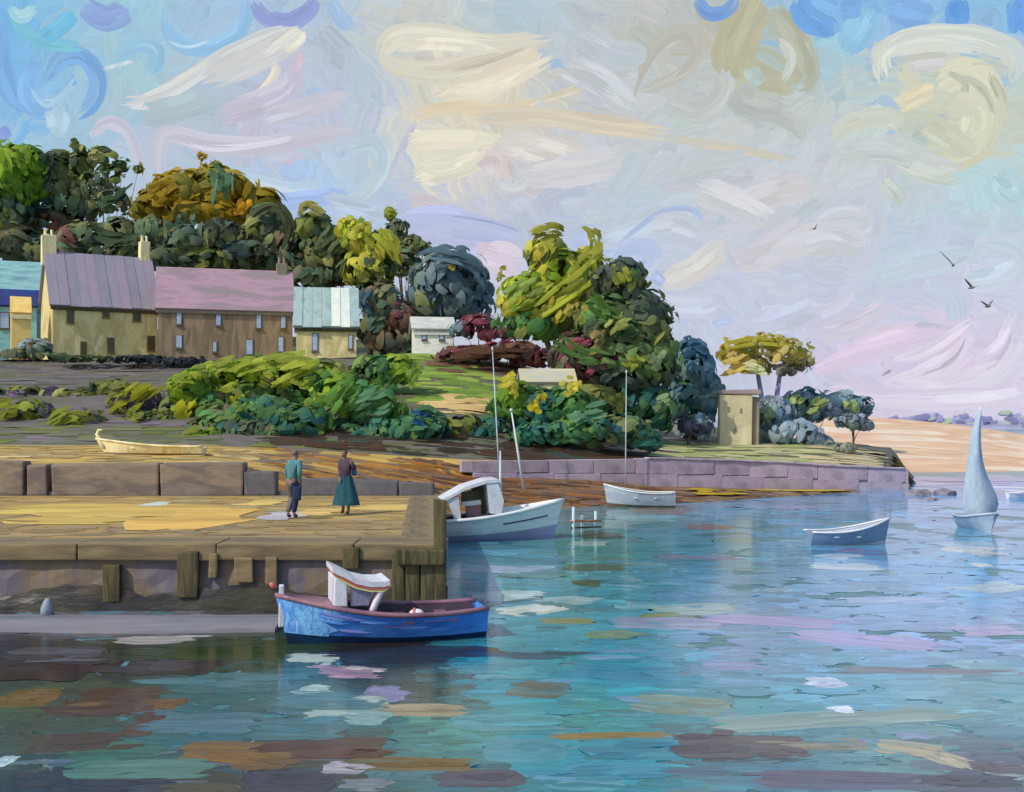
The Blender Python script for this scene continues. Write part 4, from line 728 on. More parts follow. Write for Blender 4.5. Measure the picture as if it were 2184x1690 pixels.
M['tower'] = paint('cream_tower_stone', [(198, 186, 146), (184, 174, 140), (206, 196, 160)], (1, 1, .6), rough=.75); M['towerroof'] = paint('mauve_tower_roof', [(150, 130, 128), (136, 120, 126), (160, 140, 134)], (.8, 2, 2), rough=.7)
tr = thing('tower_house', 'square cream tower house with a flat mauve roof by the sea', 'tower', (X(1535, 73), 73, Z(948, 73)), math.radians(-6))
tw = 68 / F * 73; hh = Z(842, 73) - Z(948, 73)
obj('wall', box(0, tw, 0, 1.9, -.6, hh, .05, jit=.05), M['tower'], tr)
obj('side_wall', box(tw + .003, tw + .5, .25, 1.8, -.6, hh - .15, .05, jit=.04), M['greybrown'], tr)
obj('roof', box(-.12, tw + .62, -.14, 2.05, hh + .003, hh + .32, .1, jit=.06), M['towerroof'], tr)
for wx, wz in ((.6, 2.3), (1.4, 2.2), (1.0, .9)):
    wn = obj('window', box(wx - .13, wx + .13, -.03, .03, wz - .22, wz + .22, .01), M['tower'], tr); obj('pane', box(wx - .09, wx + .09, -.05, -.025, wz - .18, wz + .18, .01), M['greybrown'], wn)

# ================================================================== TREES
GR = [(124, 148, 40), (100, 132, 40), (142, 156, 60), (82, 112, 48), (112, 138, 34)]
OL = [(122, 128, 66), (94, 106, 56), (140, 140, 80), (70, 88, 60), (60, 74, 62)]
OC = [(150, 130, 36), (134, 116, 34), (158, 138, 50), (118, 106, 40), (144, 122, 30), (112, 112, 48)]
DK = [(92, 112, 82), (76, 102, 86), (110, 114, 74), (90, 94, 72), (124, 108, 86), (80, 96, 86), (122, 126, 80)]
SL = [(96, 118, 126), (88, 110, 122), (108, 126, 128), (84, 104, 116), (104, 116, 108)]
TE = [(52, 102, 90), (44, 92, 86), (72, 120, 98), (64, 110, 80), (50, 86, 94), (84, 116, 72)]
YG = [(172, 170, 62), (156, 158, 54), (140, 150, 60), (120, 132, 56), (184, 172, 70)]
BL = [(84, 122, 140), (76, 112, 130), (100, 134, 144), (92, 120, 124), (108, 132, 126)]  # this and the next palette are paled in place of distance haze
BG = [(136, 156, 168), (124, 146, 160), (150, 164, 166), (138, 156, 136), (146, 148, 164)]
DO = [(92, 100, 70), (78, 90, 70), (110, 116, 72), (128, 132, 74), (72, 84, 76), (100, 124, 74)]
PU = [(112, 92, 118), (98, 84, 108), (122, 126, 54), (108, 116, 48), (90, 92, 70)]
WI = [(130, 64, 78), (112, 56, 72), (146, 84, 92), (96, 60, 66), (84, 82, 70)]
BR = [(98, 70, 54), (84, 62, 50), (112, 78, 66), (120, 74, 74)]
PI = [(160, 150, 56), (176, 160, 74), (190, 172, 92), (140, 136, 56), (150, 146, 110), (204, 186, 116)]
GM = [(86, 132, 80), (72, 118, 72), (98, 140, 70), (60, 104, 66), (112, 142, 66)]
M['bark'] = paint('bark', [(84, 68, 54), (104, 86, 68), (70, 58, 50)], (3, 3, .5), rough=.8)
M['bark_lilac'] = paint('lilac_bark', [(140, 132, 176), (160, 150, 190), (122, 114, 160)], (4, 4, .6), rough=.7)
def lobe(S, cen, rad, n, size, pal, aspect=.42, axis=None, low=-.75):
    ax = Vector(axis or (rng.normal(), rng.normal(), rng.normal())).normalized()
    ccen = rng.normal(size=(14, 3)); ccen /= np.linalg.norm(ccen, axis=1)[:, None]; ccol = [pick(pal) for _ in range(14)]     # leaf colour gathers in patches
    for _ in range(n):
        dv = Vector(rng.normal(size=3)).normalized()
        if dv.z < low: dv.z *= -1
        rr = rng.choice([rng.uniform(.78, 1.04), rng.uniform(.4, .8), rng.uniform(1.02, 1.2)], p=[.72, .16, .12])
        pos = cen + Vector((dv.x * rad[0], dv.y * rad[1], dv.z * rad[2])) * rr
        nm = Vector((dv.x / rad[0], dv.y / rad[1], dv.z / rad[2])).normalized(); nm = (nm + Vector(rng.normal(0, .2, 3))).normalized(); kc = ccol[int(np.argmax(ccen @ np.array(dv)))] if rng.random() < .72 else pick(pal)
        t = nm.cross(ax) + Vector(rng.normal(0, .28, 3)); t = (t - nm * t.dot(nm)).normalized(); sd = nm.cross(t)
        l = size * rng.uniform(.5, 1.35); bd = rng.uniform(-.22, .22) * l
        S.add([pos - t * l / 2 - nm * l * .1, pos + sd * bd + nm * l * .03, pos + t * l / 2 - nm * l * .12], l * aspect * rng.uniform(.7, 1.3), nm, kc, tuple(.5 * np.array(kc) + .5 * np.array(pick(pal))), bulge=.05, ragged=.3, p=2.6)
def crown_tree(name, label, cat, d, lobes, base=None, trunk=.22, strokes=(), group=None, size=26, dens=1.0, trunkm=None, stems=1, lift=0.0, airy=False):
    """lobes: (px, py, rx, ry, palette) of the crown as seen at distance d; base = ground px"""
    pxm = base if base is not None else np.mean([l[0] for l in lobes]); zg = ground(pxm, d) + lift
    root = Vector((X(pxm, d), d, zg)); r = thing(name, label, cat, root, 0, group)
    S = Strokes(4, 3); k = d / F
    for px, py, rx, ry, pal in lobes:
        cen = W(px, py, d) - root; rad = (rx * k, (rx + ry) / 2 * k * .9, ry * k)
        area = rx * ry / (size * size); n = int(max(18, 40 * dens * area * (.4 if airy else 1)))
        lobe(S, cen, rad, n, size * k * 1.3, pal, .5)
    for pts, wpx, col in strokes:
        q = [W(a, b, d) - root + Vector((0, -.9 * max(l[2] for l in lobes) * k, 0)) for a, b in pts]
        tv = (q[-1] - q[0]).normalized(); sv = tv.cross(Vector((0, -1, .2))).normalized(); q3 = [np.array(p_) for p_ in q]
        for j in range(int(wpx / 4) + 3):
            u0 = rng.uniform(0, .6); u1 = u0 + rng.uniform(.3, .5); o_ = sv * rng.uniform(-.55, .55) * wpx * k + Vector((0, rng.normal(0, .25), 0)); k1 = np.array(c(*col)) * rng.uniform(.65, 1.15)
            pp_ = []
            for u in (u0, (u0 + u1) / 2, min(1.05, u1)):
                x_ = u * (len(q3) - 1); i_ = min(int(x_), len(q3) - 2); pp_.append(Vector(q3[i_] * (1 - x_ + i_) + q3[i_ + 1] * (x_ - i_)) + o_ + Vector(rng.normal(0, .07, 3)))
            S.add(pp_, rng.uniform(8, 15) * k, (rng.normal(0, .4), -1, rng.uniform(.1, .8)), tuple(k1), tuple(k1 * .8), bulge=.06, ragged=.3, p=2.6)
    bm = bmesh.new()
    for s_ in range(stems):
        off = (s_ - (stems - 1) / 2) * .5
        for i, (px, py, rx, ry, pal) in enumerate(lobes):
            top = W(px, py, d) - root; h = max(top.z, .4)
            mid = Vector((off + top.x * .35, top.y * .3, h * .5)); rt = trunk * (1 if i == 0 else .55)
            tube([(off * .6, 0, -.4), (off * .8 + top.x * .08, 0, h * .22), mid, top], [rt * 1.25, rt, rt * .6, rt * .2], 7, bm)
    obj('trunk', bm, trunkm or M['bark'], r, smooth=True)
    S.build('crown', M['leaf'], r, int(pxm) + int(d), .10)
    return r
GT = 'trees on the wooded hill'
crown_tree('broadleaf_tree', 'bright green tree at the far left edge of the hill', 'tree', 112, [(30, 390, 66, 78, GR), (0, 450, 70, 70, GR + DK), (70, 360, 34, 46, GR), (20, 520, 70, 50, DK)], 20, .35, [([(10, 330), (40, 370), (30, 430)], 34, (134, 160, 40)), ([(70, 330), (90, 380)], 30, (110, 138, 46))], GT, dens=1.1)
crown_tree('broadleaf_tree', 'dark olive tree with loose top beside the bright green one', 'tree', 114, [(125, 385, 42, 60, OL + DK), (155, 440, 56, 46, DK), (170, 360, 26, 42, OL), (110, 480, 60, 40, DK + BR)], 135, .3, [([(185, 330), (172, 305)], 12, (96, 104, 60)), ([(60, 440), (100, 455), (150, 450)], 34, (40, 62, 58)), ([(120, 340), (122, 400)], 24, (50, 68, 62))], GT)
crown_tree('broadleaf_tree', 'airy olive tree whose sparse leaf tufts stand against the sky', 'tree', 113, [(218, 340, 32, 30, OL), (232, 375, 34, 26, OL), (200, 400, 44, 34, OL + DK), (262, 352, 18, 16, OL), (295, 362, 9, 8, OL), (235, 430, 44, 32, DK)], 225, .16, [([(222, 445), (270, 420), (305, 392)], 20, (50, 76, 52))], GT, size=18, airy=True)
crown_tree('broadleaf_tree', 'large golden ochre tree rounding up behind the cottages', 'tree', 122, [(400, 420, 76, 52, OC), (470, 412, 74, 52, OC), (330, 445, 52, 36, OC), (555, 436, 44, 36, OC), (440, 460, 110, 40, OC), (455, 375, 26, 20, OC)], 440, .5,
           [([(478, 366), (505, 400), (500, 450)], 44, (92, 128, 98)), ([(420, 400), (380, 420), (340, 440)], 40, (150, 122, 26)), ([(430, 470), (420, 490), (430, 510)], 36, (96, 122, 98)), ([(520, 475), (545, 455), (560, 445)], 22, (186, 136, 30)), ([(450, 365), (470, 358)], 26, (140, 112, 22))], GT, size=32, dens=1.25)
crown_tree('broadleaf_tree', 'dark green spreading tree directly above the lavender roof', 'tree', 108, [(260, 500, 50, 36, DK), (180, 510, 60, 34, DK + BR), (330, 500, 44, 34, DK), (130, 540, 70, 34, DK), (280, 545, 80, 30, DK + OL)], 240, .3, [([(210, 490), (250, 520), (310, 520), (330, 490)], 20, (60, 78, 50))], GT)
crown_tree('broadleaf_tree', 'mixed grey green tree in front of the golden crown', 'tree', 107, [(400, 520, 56, 36, OL + DK), (470, 505, 50, 36, DK), (350, 555, 60, 28, DK + OL), (440, 555, 70, 28, OL), (520, 545, 60, 30, DK)], 430, .28, [([(445, 500), (475, 480), (490, 500), (460, 520)], 20, (66, 70, 50)), ([(480, 545), (560, 545)], 20, (40, 60, 60))], GT)
crown_tree('broadleaf_tree', 'dark arching tree at the right shoulder of the golden crown', 'tree', 109, [(570, 480, 44, 44, DK + OL), (600, 520, 40, 40, DK), (545, 510, 40, 30, OL), (580, 560, 60, 30, DK)], 575, .26, [([(520, 505), (560, 455), (605, 450), (630, 500), (615, 540)], 22, (80, 86, 58))], GT)
crown_tree('broadleaf_tree', 'olive green tree with ragged top above the outhouse', 'tree', 108, [(665, 495, 50, 44, OL), (700, 540, 60, 50, OL + DK), (640, 540, 40, 50, DK), (720, 580, 60, 40, DK + OL), (660, 600, 70, 34, DK)], 680, .3, [([(690, 560), (720, 520), (740, 490)], 40, (84, 98, 66)), ([(640, 470), (675, 455), (710, 475)], 26, (150, 146, 80))], GT)
crown_tree('broadleaf_tree', 'yellow green tree with bright leaf clumps left of the slate dome', 'tree', 104, [(770, 510, 44, 36, YG + GR), (815, 540, 46, 44, YG), (790, 580, 60, 40, OL + YG), (745, 490, 26, 24, YG), (800, 625, 50, 30, DK)], 790, .26, [([(800, 500), (830, 530), (855, 575)], 40, (166, 168, 62)), ([(760, 505), (790, 500)], 30, (160, 158, 60))], GT)
crown_tree('broadleaf_tree', 'slim dark grey tree topped by a single olive tuft', 'tree', 112, [(848, 492, 22, 22, DK), (880, 525, 28, 22, DK), (868, 560, 36, 40, DK), (905, 530, 22, 14, OL), (834, 458, 10, 14, YG)], 862, .18, [], GT, size=18)
crown_tree('broadleaf_tree', 'smooth rounded slate blue tree like a dome', 'tree', 102, [(960, 605, 84, 66, SL), (980, 650, 62, 44, SL), (915, 640, 46, 46, SL + DK)], 960, .34, [([(890, 560), (950, 545), (1020, 570), (1040, 620)], 30, (84, 108, 120)), ([(955, 580), (975, 585)], 20, (150, 142, 62)), ([(1062, 590), (1075, 595)], 30, (150, 146, 60))], GT, size=30, dens=1.35)
crown_tree('broadleaf_tree', 'dark tree between outhouse and white cottage', 'tree', 94, [(815, 650, 46, 40, SL + DK), (850, 680, 44, 40, DK + BR), (800, 700, 40, 44, DK), (840, 730, 50, 34, DK)], 822, .24, [([(790, 620), (770, 650), (790, 680)], 30, (72, 94, 106))], GT)
crown_tree('broadleaf_tree', 'tall yellow green tree with two curling leafy horns', 'tree', 76, [(1140, 640, 74, 58, GR + YG), (1205, 585, 70, 48, YG + GR), (1165, 545, 44, 34, YG + OL), (1245, 625, 58, 54, YG + OL), (1150, 690, 84, 46, GM + OL), (1255, 560, 28, 26, YG)], 1190, .34,
           [([(1215, 515), (1180, 503), (1140, 515), (1128, 560)], 32, (140, 138, 56)), ([(1240, 495), (1268, 515), (1262, 550), (1230, 580)], 28, (150, 150, 62)), ([(1290, 550), (1240, 600), (1170, 650), (1120, 680)], 50, (146, 152, 52)), ([(1080, 660), (1110, 630), (1150, 610)], 46, (124, 144, 66)), ([(1200, 640), (1170, 690)], 40, (160, 148, 56))], GT, size=30, dens=1.2)
crown_tree('broadleaf_tree', 'great dark olive tree with rounded head over the shore', 'tree', 71, [(1325, 600, 56, 46, DO), (1375, 690, 62, 66, DO), (1300, 690, 72, 60, DO + GM), (1345, 780, 92, 76, DO), (1250, 770, 76, 66, DO + WI), (1400, 770, 44, 66, DO), (1270, 850, 96, 56, TE + DO), (1370, 870, 70, 60, TE)], 1320, .42,
           [([(1310, 580), (1325, 620)], 32, (140, 140, 54)), ([(1280, 720), (1310, 690), (1330, 680)], 32, (150, 156, 82)), ([(1325, 770), (1350, 780), (1345, 800)], 40, (146, 150, 60)), ([(1240, 630), (1280, 670), (1320, 690)], 26, (82, 112, 48)), ([(1170, 720), (1230, 760), (1290, 770)], 30, (84, 112, 56)), ([(1210, 690), (1240, 650)], 36, (150, 140, 66)), ([(1250, 740), (1275, 700)], 28, (140, 128, 80)), ([(1380, 800), (1400, 740)], 26, (134, 150, 112)), ([(1290, 840), (1330, 880)], 34, (100, 114, 50)), ([(1380, 870), (1420, 850)], 30, (112, 134, 96))], GT, size=28, dens=1.15)
crown_tree('broadleaf_tree', 'deep blue green tree at the seaward end of the wood', 'tree', 78, [(1478, 790, 48, 62, BL), (1460, 860, 50, 52, BL + TE), (1505, 850, 30, 56, BL + BG), (1480, 910, 40, 26, BG)], 1478, .28, [([(1440, 770), (1470, 740), (1500, 750)], 22, (60, 98, 120))], GT, size=26, dens=1.2)
crown_tree('broadleaf_tree', 'small plum grey tree in front of the blue green one', 'tree', 72, [(1470, 912, 28, 20, [(96, 92, 112), (112, 106, 124), (84, 86, 104)]), (1490, 898, 22, 14, BG)], 1468, .1, [], GT, size=14)
# flat-topped pine on two lilac stems
pd = 80; pz = ground(1640, pd); root = Vector((X(1640, pd), pd, pz)); pine = thing('pine_tree', 'flat topped olive pine on two bare lilac stems', 'tree', root)
S = Strokes(4, 3); kk = pd / F
for px, py, rx, ry, n in ((1570, 752, 50, 30, 90), (1625, 738, 60, 28, 120), (1680, 752, 46, 28, 90), (1600, 780, 40, 20, 60), (1712, 772, 28, 16, 30)):
    lobe(S, W(px, py, pd) - root, (rx * kk, rx * kk * .9, ry * kk), n, 26 * kk, PI)
for px, py, rx, ry, n in ((1670, 790, 34, 14, 36), (1700, 782, 26, 12, 24)): lobe(S, W(px, py, pd) - root, (rx * kk, rx * kk * .9, ry * kk), n, 24 * kk, [(132, 126, 112), (148, 142, 124), (116, 112, 104)])
for pts, wp, col in (([(1545, 775), (1580, 755), (1610, 745)], 34, (196, 172, 96)), ([(1650, 755), (1668, 735)], 34, (200, 182, 110)), ([(1560, 742), (1610, 730), (1680, 736)], 24, (156, 148, 52)), ([(1590, 780), (1630, 790)], 26, (200, 200, 150)), ([(1715, 740), (1725, 745)], 18, (110, 124, 44))):
    for j in range(7):
        o_ = Vector(rng.normal(0, .16, 3)) * wp / 12; S.add([W(a, b, pd - 1.7) - Vector(root) + o_ + Vector(rng.normal(0, .12, 3)) for a, b in pts], wp * kk * .4, (rng.normal(0, .3), -1, .4), tuple(np.array(c(*col)) * rng.uniform(.8, 1.15)), bulge=.05, ragged=.3, p=2.6)
S.build('crown', M['leaf'], pine, 77)
for a, b in (((1634, 935), (1616, 795)), ((1640, 935), (1664, 795))):
    p0, p1 = W(*a, pd) - root, W(*b, pd) - root; obj('trunk', tube([p0, p0.lerp(p1, .45) + Vector((.08, 0, 0)), p1], [.24, .2, .15], 8), M['bark_lilac'], pine, smooth=True)

def shrub(label, d, lobes, strokes=(), size=24, dens=1.0, base=None, group='shrubs along the bank', cat='shrub', name='shrub'):
    return crown_tree(name, label, cat, d, lobes, base, .07, strokes, group, size, dens)
shrub('low olive and heather shrub at the left frame edge of the bank', 66, [(20, 900, 60, 34, PU), (70, 880, 50, 24, PU + GR)], [([(0, 890), (40, 870), (85, 865)], 34, (122, 128, 40))])
shrub('purple heather shrub with an olive curl on the left bank', 64.5, [(170, 905, 60, 32, PU), (130, 925, 40, 18, PU)], [([(115, 935), (125, 900), (170, 880), (215, 885)], 26, (118, 126, 44))])
shrub('sprawling olive yellow shrub on the grey bank below the khaki cottage', 68, [(290, 860, 60, 36, OL + PU), (330, 900, 60, 34, PU + OL), (250, 890, 40, 26, PU)], [([(250, 880), (300, 850), (370, 805)], 46, (132, 134, 24)), ([(235, 840), (290, 815)], 24, (118, 122, 64))])
shrub('bright green shrub with broad leaves under the brown cottage', 67, [(410, 830, 52, 40, GR), (395, 885, 52, 40, GR + DK), (450, 870, 40, 44, DK + GM)], [([(370, 820), (420, 805), (450, 825)], 40, (140, 152, 50)), ([(375, 910), (410, 870), (440, 850)], 30, (160, 158, 36))])
shrub('low leafy clump with bright tips beside the path', 60.5, [(420, 938, 40, 20, GR + DK), (450, 930, 24, 18, GR)], [([(395, 945), (430, 925), (460, 935)], 24, (126, 142, 52))], size=18)
shrub('largest yellow green shrub spreading across the middle of the bank', 69, [(520, 800, 70, 34, GR), (600, 800, 64, 36, GR + YG), (560, 850, 90, 44, GR + DK + OL), (650, 830, 50, 44, GR + GM)], [([(480, 830), (530, 800), (590, 780)], 40, (140, 152, 50)), ([(580, 820), (640, 790), (700, 768)], 38, (150, 160, 56)), ([(500, 850), (540, 860)], 24, (170, 166, 50))], size=28)
shrub('dark teal shrub at the foot of the bank above the two walkers', 61.5, [(570, 925, 90, 28, TE + DK), (640, 905, 70, 40, TE + GM), (500, 925, 50, 26, DK + TE)], [([(560, 900), (610, 880), (640, 870)], 30, (76, 112, 66))])
shrub('mid green shrub with long slanting leaves right of the sandy patch', 64, [(720, 850, 56, 50, GM + GR), (790, 870, 70, 50, GM), (700, 900, 60, 40, GM + DK)], [([(700, 880), (740, 840), (775, 810)], 36, (92, 134, 60)), ([(740, 890), (800, 865), (850, 850)], 50, (84, 126, 92)), ([(660, 890), (690, 860)], 30, (126, 140, 52))], size=28)
shrub('green shrub climbing the slope below the white cottage', 72, [(800, 800, 50, 40, GM + OL), (850, 790, 40, 34, GM + GR), (760, 810, 40, 30, OL)], [([(880, 780), (890, 830)], 26, (126, 150, 66))])
shrub('deep teal shrub hanging over the dark shore strip', 62, [(840, 925, 70, 34, TE), (900, 915, 60, 34, TE + GM), (770, 935, 60, 22, TE)], [([(850, 900), (910, 890), (950, 900)], 36, (78, 122, 88)), ([(880, 880), (920, 900)], 18, (34, 80, 122))])
shrub('small grey violet shrub below the sandy path', 63, [(985, 912, 40, 26, SL + PU), (1020, 930, 36, 16, TE)])
shrub('yellow tipped shrub in front of the big olive tree', 64.5, [(1090, 860, 50, 44, GM + GR), (1150, 880, 56, 50, GM + TE), (1060, 915, 44, 26, TE), (1215, 870, 50, 44, GM)], [([(1065, 840), (1095, 815), (1100, 840)], 46, (188, 178, 62)), ([(1135, 850), (1160, 865)], 40, (192, 176, 48)), ([(1195, 835), (1230, 810)], 36, (186, 174, 66))], size=26)
shrub('dark glossy green shrub overhanging the harbour wall', 62.5, [(1150, 930, 70, 28, TE), (1230, 925, 70, 30, TE + GM), (1320, 920, 70, 36, TE + DO), (1370, 940, 40, 26, TE)], [([(1200, 905), (1240, 880), (1290, 870)], 30, (92, 136, 104)), ([(1120, 910), (1140, 940)], 22, (40, 96, 80))], size=24, dens=1.1)
shrub('wine red flowering shrub beside the white cottage', 84, [(1020, 695, 40, 22, WI), (985, 705, 26, 20, WI + BL), (1060, 715, 40, 18, WI)], size=18, group='flowering shrubs')
shrub('long brown red hedge below the wine red shrub', 83, [(1000, 755, 70, 18, BR + WI), (1090, 750, 80, 22, BR + WI), (1150, 770, 60, 18, BR)], [([(950, 770), (1040, 760), (1140, 765)], 28, (90, 62, 46))], size=22, cat='hedge', name='hedge')
BGp = 'bluish bushes near the tower'
shrub('tall blue grey bush just right of the tower', 76, [(1655, 890, 46, 44, BG + BL), (1640, 930, 40, 22, BG)], [([(1625, 900), (1640, 870)], 14, (146, 158, 110))], group=BGp, name='bush', cat='bush', size=22)
shrub('blue bush with pale green streaks under the pine', 82, [(1715, 870, 50, 36, BL + BG), (1770, 868, 44, 30, BL + BG)], [([(1665, 870), (1700, 835)], 18, (160, 172, 104)), ([(1700, 880), (1755, 848)], 22, (160, 174, 106)), ([(1790, 875), (1820, 855)], 20, (156, 172, 110))], group=BGp, name='bush', cat='bush', size=22)
shrub('farthest blue bush at the edge of the dune', 88, [(1825, 868, 36, 24, BL), (1800, 850, 24, 16, BG), (1815, 895, 40, 22, BG), (1840, 905, 26, 14, BG)], group=BGp, name='bush', cat='bush', size=18)
shrub('wide grey blue bush spilling over the lawn', 74, [(1700, 925, 56, 28, BG), (1735, 940, 34, 18, BG)], group=BGp, name='bush', cat='bush', size=22)
shrub('small round grey green bush alone on the sand', 70, [(1802, 957, 22, 11, [(140, 146, 128), (122, 130, 118), (150, 150, 140)])], group=BGp, name='bush', cat='bush', size=12)
shrub('leafy bush at the foot of the khaki cottage gable', 84, [(75, 742, 34, 18, DK + BG), (40, 756, 40, 12, DK), (100, 760, 40, 9, DK)], size=16, group='bushes by the cottages', name='bush', cat='bush')
shrub('dark navy green hedge along the cottage fronts', 81.5, [(300, 768, 60, 10, [(44, 50, 60), (52, 62, 56), (40, 44, 54)]), (390, 774, 50, 12, [(44, 50, 60), (48, 56, 52)]), (180, 766, 60, 8, [(60, 78, 44), (52, 66, 44)])], size=16, group='bushes by the cottages', name='hedge', cat='hedge')

HG = 'shrubs along the bank'
shrub('olive green hedge filling the slope under the pink roofed cottage', 70, [(470, 800, 60, 26, OL + GR), (560, 785, 60, 22, GR + OL), (640, 790, 60, 26, OL + GM), (700, 800, 50, 30, GR + OL), (600, 840, 90, 40, GR + GM)], [([(420, 800), (470, 790), (520, 770)], 30, (136, 146, 60)), ([(540, 790), (600, 775), (690, 765)], 30, (148, 158, 66))], size=28, group=HG, cat='hedge', name='hedge')
shrub('dark leafy hedge running along the foot of the slope', 63.2, [(480, 900, 60, 36, GM + DK), (560, 890, 70, 40, GM + TE), (640, 915, 70, 30, TE), (440, 920, 50, 26, OL + DK), (720, 925, 60, 26, TE + GM)], [([(500, 890), (540, 870)], 24, (110, 132, 60))], size=26, group=HG, cat='hedge', name='hedge')
shrub('grassy olive shrub low on the left slope beside the heather', 66, [(330, 905, 70, 30, OL + PU), (250, 920, 60, 20, PU), (380, 925, 50, 20, OL + GR)], [([(290, 900), (330, 880)], 24, (120, 126, 50))], size=24, group=HG)
shrub('brown olive hedge bordering the upper path on the left', 74, [(60, 840, 70, 16, PU + OL), (160, 850, 70, 18, PU + OL), (240, 830, 50, 20, OL)], size=22, group=HG, cat='hedge', name='hedge')

# ================================================================== BOATS
def hull_parts(r, Lb, B, H, sb, ss, mats, rake=.35, draft=.22, split=.3, n=20, transom=.72, rail=.05, inner=.16, fullness=1.0):
    side_m, bot_m, rail_m, in_m = mats
    T = np.linspace(0, 1, n + 1)
    def half(t): return B / 2 * (transom + (1 - transom) * math.sin(min(1, t / .45) * math.pi / 2)) * (1 - max(0, (t - .45) / .55) ** (2.1 * fullness)) + .015
    def gun(t): return H + sb * t ** 2.4 + ss * (1 - t) ** 2.2
    def P(t, s, side):        # s 0 keel .. 1 gunwale
        z = -draft + (gun(t) + draft) * s; hb = half(t) * (s ** (.42 + .25 * t))
        x_ = -Lb / 2 + Lb * t + rake * t ** 5 * (z / (H + sb)); return Vector((x_, side * hb, z))
    def shell(s0, s1, ns, off=0.0):
        bm = bmesh.new()
        for side in (-1, 1):
            g = [[bm.verts.new(P(t, s0 + (s1 - s0) * j / ns, side) + Vector((0, side * off, 0))) for j in range(ns + 1)] for t in T]
            for i in range(n):
                for j in range(ns): bm.faces.new((g[i][j], g[i + 1][j], g[i + 1][j + 1], g[i][j + 1]))
        bmesh.ops.remove_doubles(bm, verts=bm.verts, dist=.004); bmesh.ops.recalc_face_normals(bm, faces=bm.faces); return bm
    obj('hull', shell(split, 1, 5), side_m, r, smooth=True)
    obj('hull_bottom', shell(0, split + .01, 3, .004), bot_m, r, smooth=True)
    bm = bmesh.new(); a = [P(0, j / 6, -1) for j in range(7)] + [P(0, j / 6, 1) for j in range(6, -1, -1)]
    bm.faces.new([bm.verts.new(q + Vector((.004, 0, 0))) for q in a]); bmesh.ops.remove_doubles(bm, verts=bm.verts, dist=.001)
    obj('transom', bm, side_m, r)
    for side in (-1, 1):
        obj('gunwale', tube([P(t, 1, side) + Vector((0, 0, .01)) for t in T], rail, 6), rail_m, r, smooth=True)
    bm = bmesh.new(); TI = np.linspace(.02, .95, n + 1)
    for side in (-1, 1):
        g = []
        for t in TI:
            si = min(.9, (inner + draft) / (gun(t) + draft)); row = []
            for s_ in (si, .5 + si / 2, .985): q = P(t, s_, side); row.append(bm.verts.new((q.x, q.y * .9, q.z)))
            q = P(t, si, 1); g.append([bm.verts.new((q.x, 0, q.z - .01))] + row)
        for i in range(n):
            for j in range(3): bm.faces.new((g[i][j], g[i + 1][j], g[i + 1][j + 1], g[i][j + 1]))
    obj('interior', bm, in_m, r)
    return P, gun, half
# ---- blue boat
M['blue'] = paint('cobalt_paint', [(50, 106, 196), (64, 124, 210), (82, 146, 224), (56, 108, 190)], (.9, 1, 3), rough=.35, bump=.25, spec=.5)
M['navy'] = paint('navy_paint', [(18, 42, 76), (26, 56, 96), (14, 34, 60)], (.9, 1, 4), rough=.3, bump=.2, spec=.5)
M['plum'] = paint('plum_rail', [(96, 70, 86), (126, 92, 106), (150, 110, 120)], (1.5, 1, 1), rough=.4)
M['plumdark'] = paint('dark_plum_inside', [(52, 44, 52), (70, 54, 62), (60, 52, 70)], (1.5, 1.5, 1), rough=.6)
M['lwhite'] = paint('lilac_white_paint', [(196, 194, 206), (214, 212, 220), (180, 180, 198)], (2, 2, 1), rough=.4)
M['redp'] = paint('coral_red_paint', [(176, 84, 80), (196, 110, 102)], (2, 2, 2), rough=.4); M['yelp'] = paint('lemon_paint', [(226, 214, 130), (236, 228, 160)], (2, 2, 2), rough=.4)
bp_ = G(826, 1362); rz = math.radians(180 + 16)
bb = thing('fishing_boat', 'blue fishing boat with white shelter moored under the quay', 'boat', (bp_.x, bp_.y, 0), rz); bb.scale = (.92, .95, 1)
P, gun, half = hull_parts(bb, 3.75, 1.35, .40, .44, .12, (M['blue'], M['navy'], M['plum'], M['plumdark']), rake=.22, split=.42, rail=.045, inner=.14)
obj('stem_post', box(1.94, 2.04, -.05, .05, .3, 1.02, .02, jit=.01), M['lwhite'], bb)
o = obj('bow_cap', tube([(2.1, .0, .96), (2.16, 0, 1.02), (2.2, .0, 1.06)], [.05, .05, .03], 7), M['redp'], bb, smooth=True)
obj('foredeck', pymesh('foredeck', [tuple(P(t, 1, s) + Vector((0, 0, .03))) for t in (.70, .8, .9, .99) for s in (-1, 1)], [(0, 2, 3, 1), (2, 4, 5, 3), (4, 6, 7, 5)]), M['plum'], bb)
for t in (.2, .42): obj('thwart', box(-1.875 + 3.75 * t - .11, -1.875 + 3.75 * t + .11, -half(t) * .92, half(t) * .92, .34, .38, .01), M['plum'], bb)
bs = Strokes(5, 4)
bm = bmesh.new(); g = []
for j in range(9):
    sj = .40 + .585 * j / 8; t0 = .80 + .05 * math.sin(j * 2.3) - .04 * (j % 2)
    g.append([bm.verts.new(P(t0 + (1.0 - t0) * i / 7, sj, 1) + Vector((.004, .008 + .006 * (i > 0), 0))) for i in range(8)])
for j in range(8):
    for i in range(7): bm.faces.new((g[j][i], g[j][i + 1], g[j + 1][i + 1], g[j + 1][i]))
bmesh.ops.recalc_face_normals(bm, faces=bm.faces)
obj('bow_highlight', bm, paint('light_blue_highlight', [(104, 166, 228), (128, 188, 238), (84, 144, 218), (168, 208, 240)], (5, 5, 1.6), rough=.35, bump=.5, dist=.8), bb, smooth=True)  # highlight on the bow, painted as a lighter patch over the hull
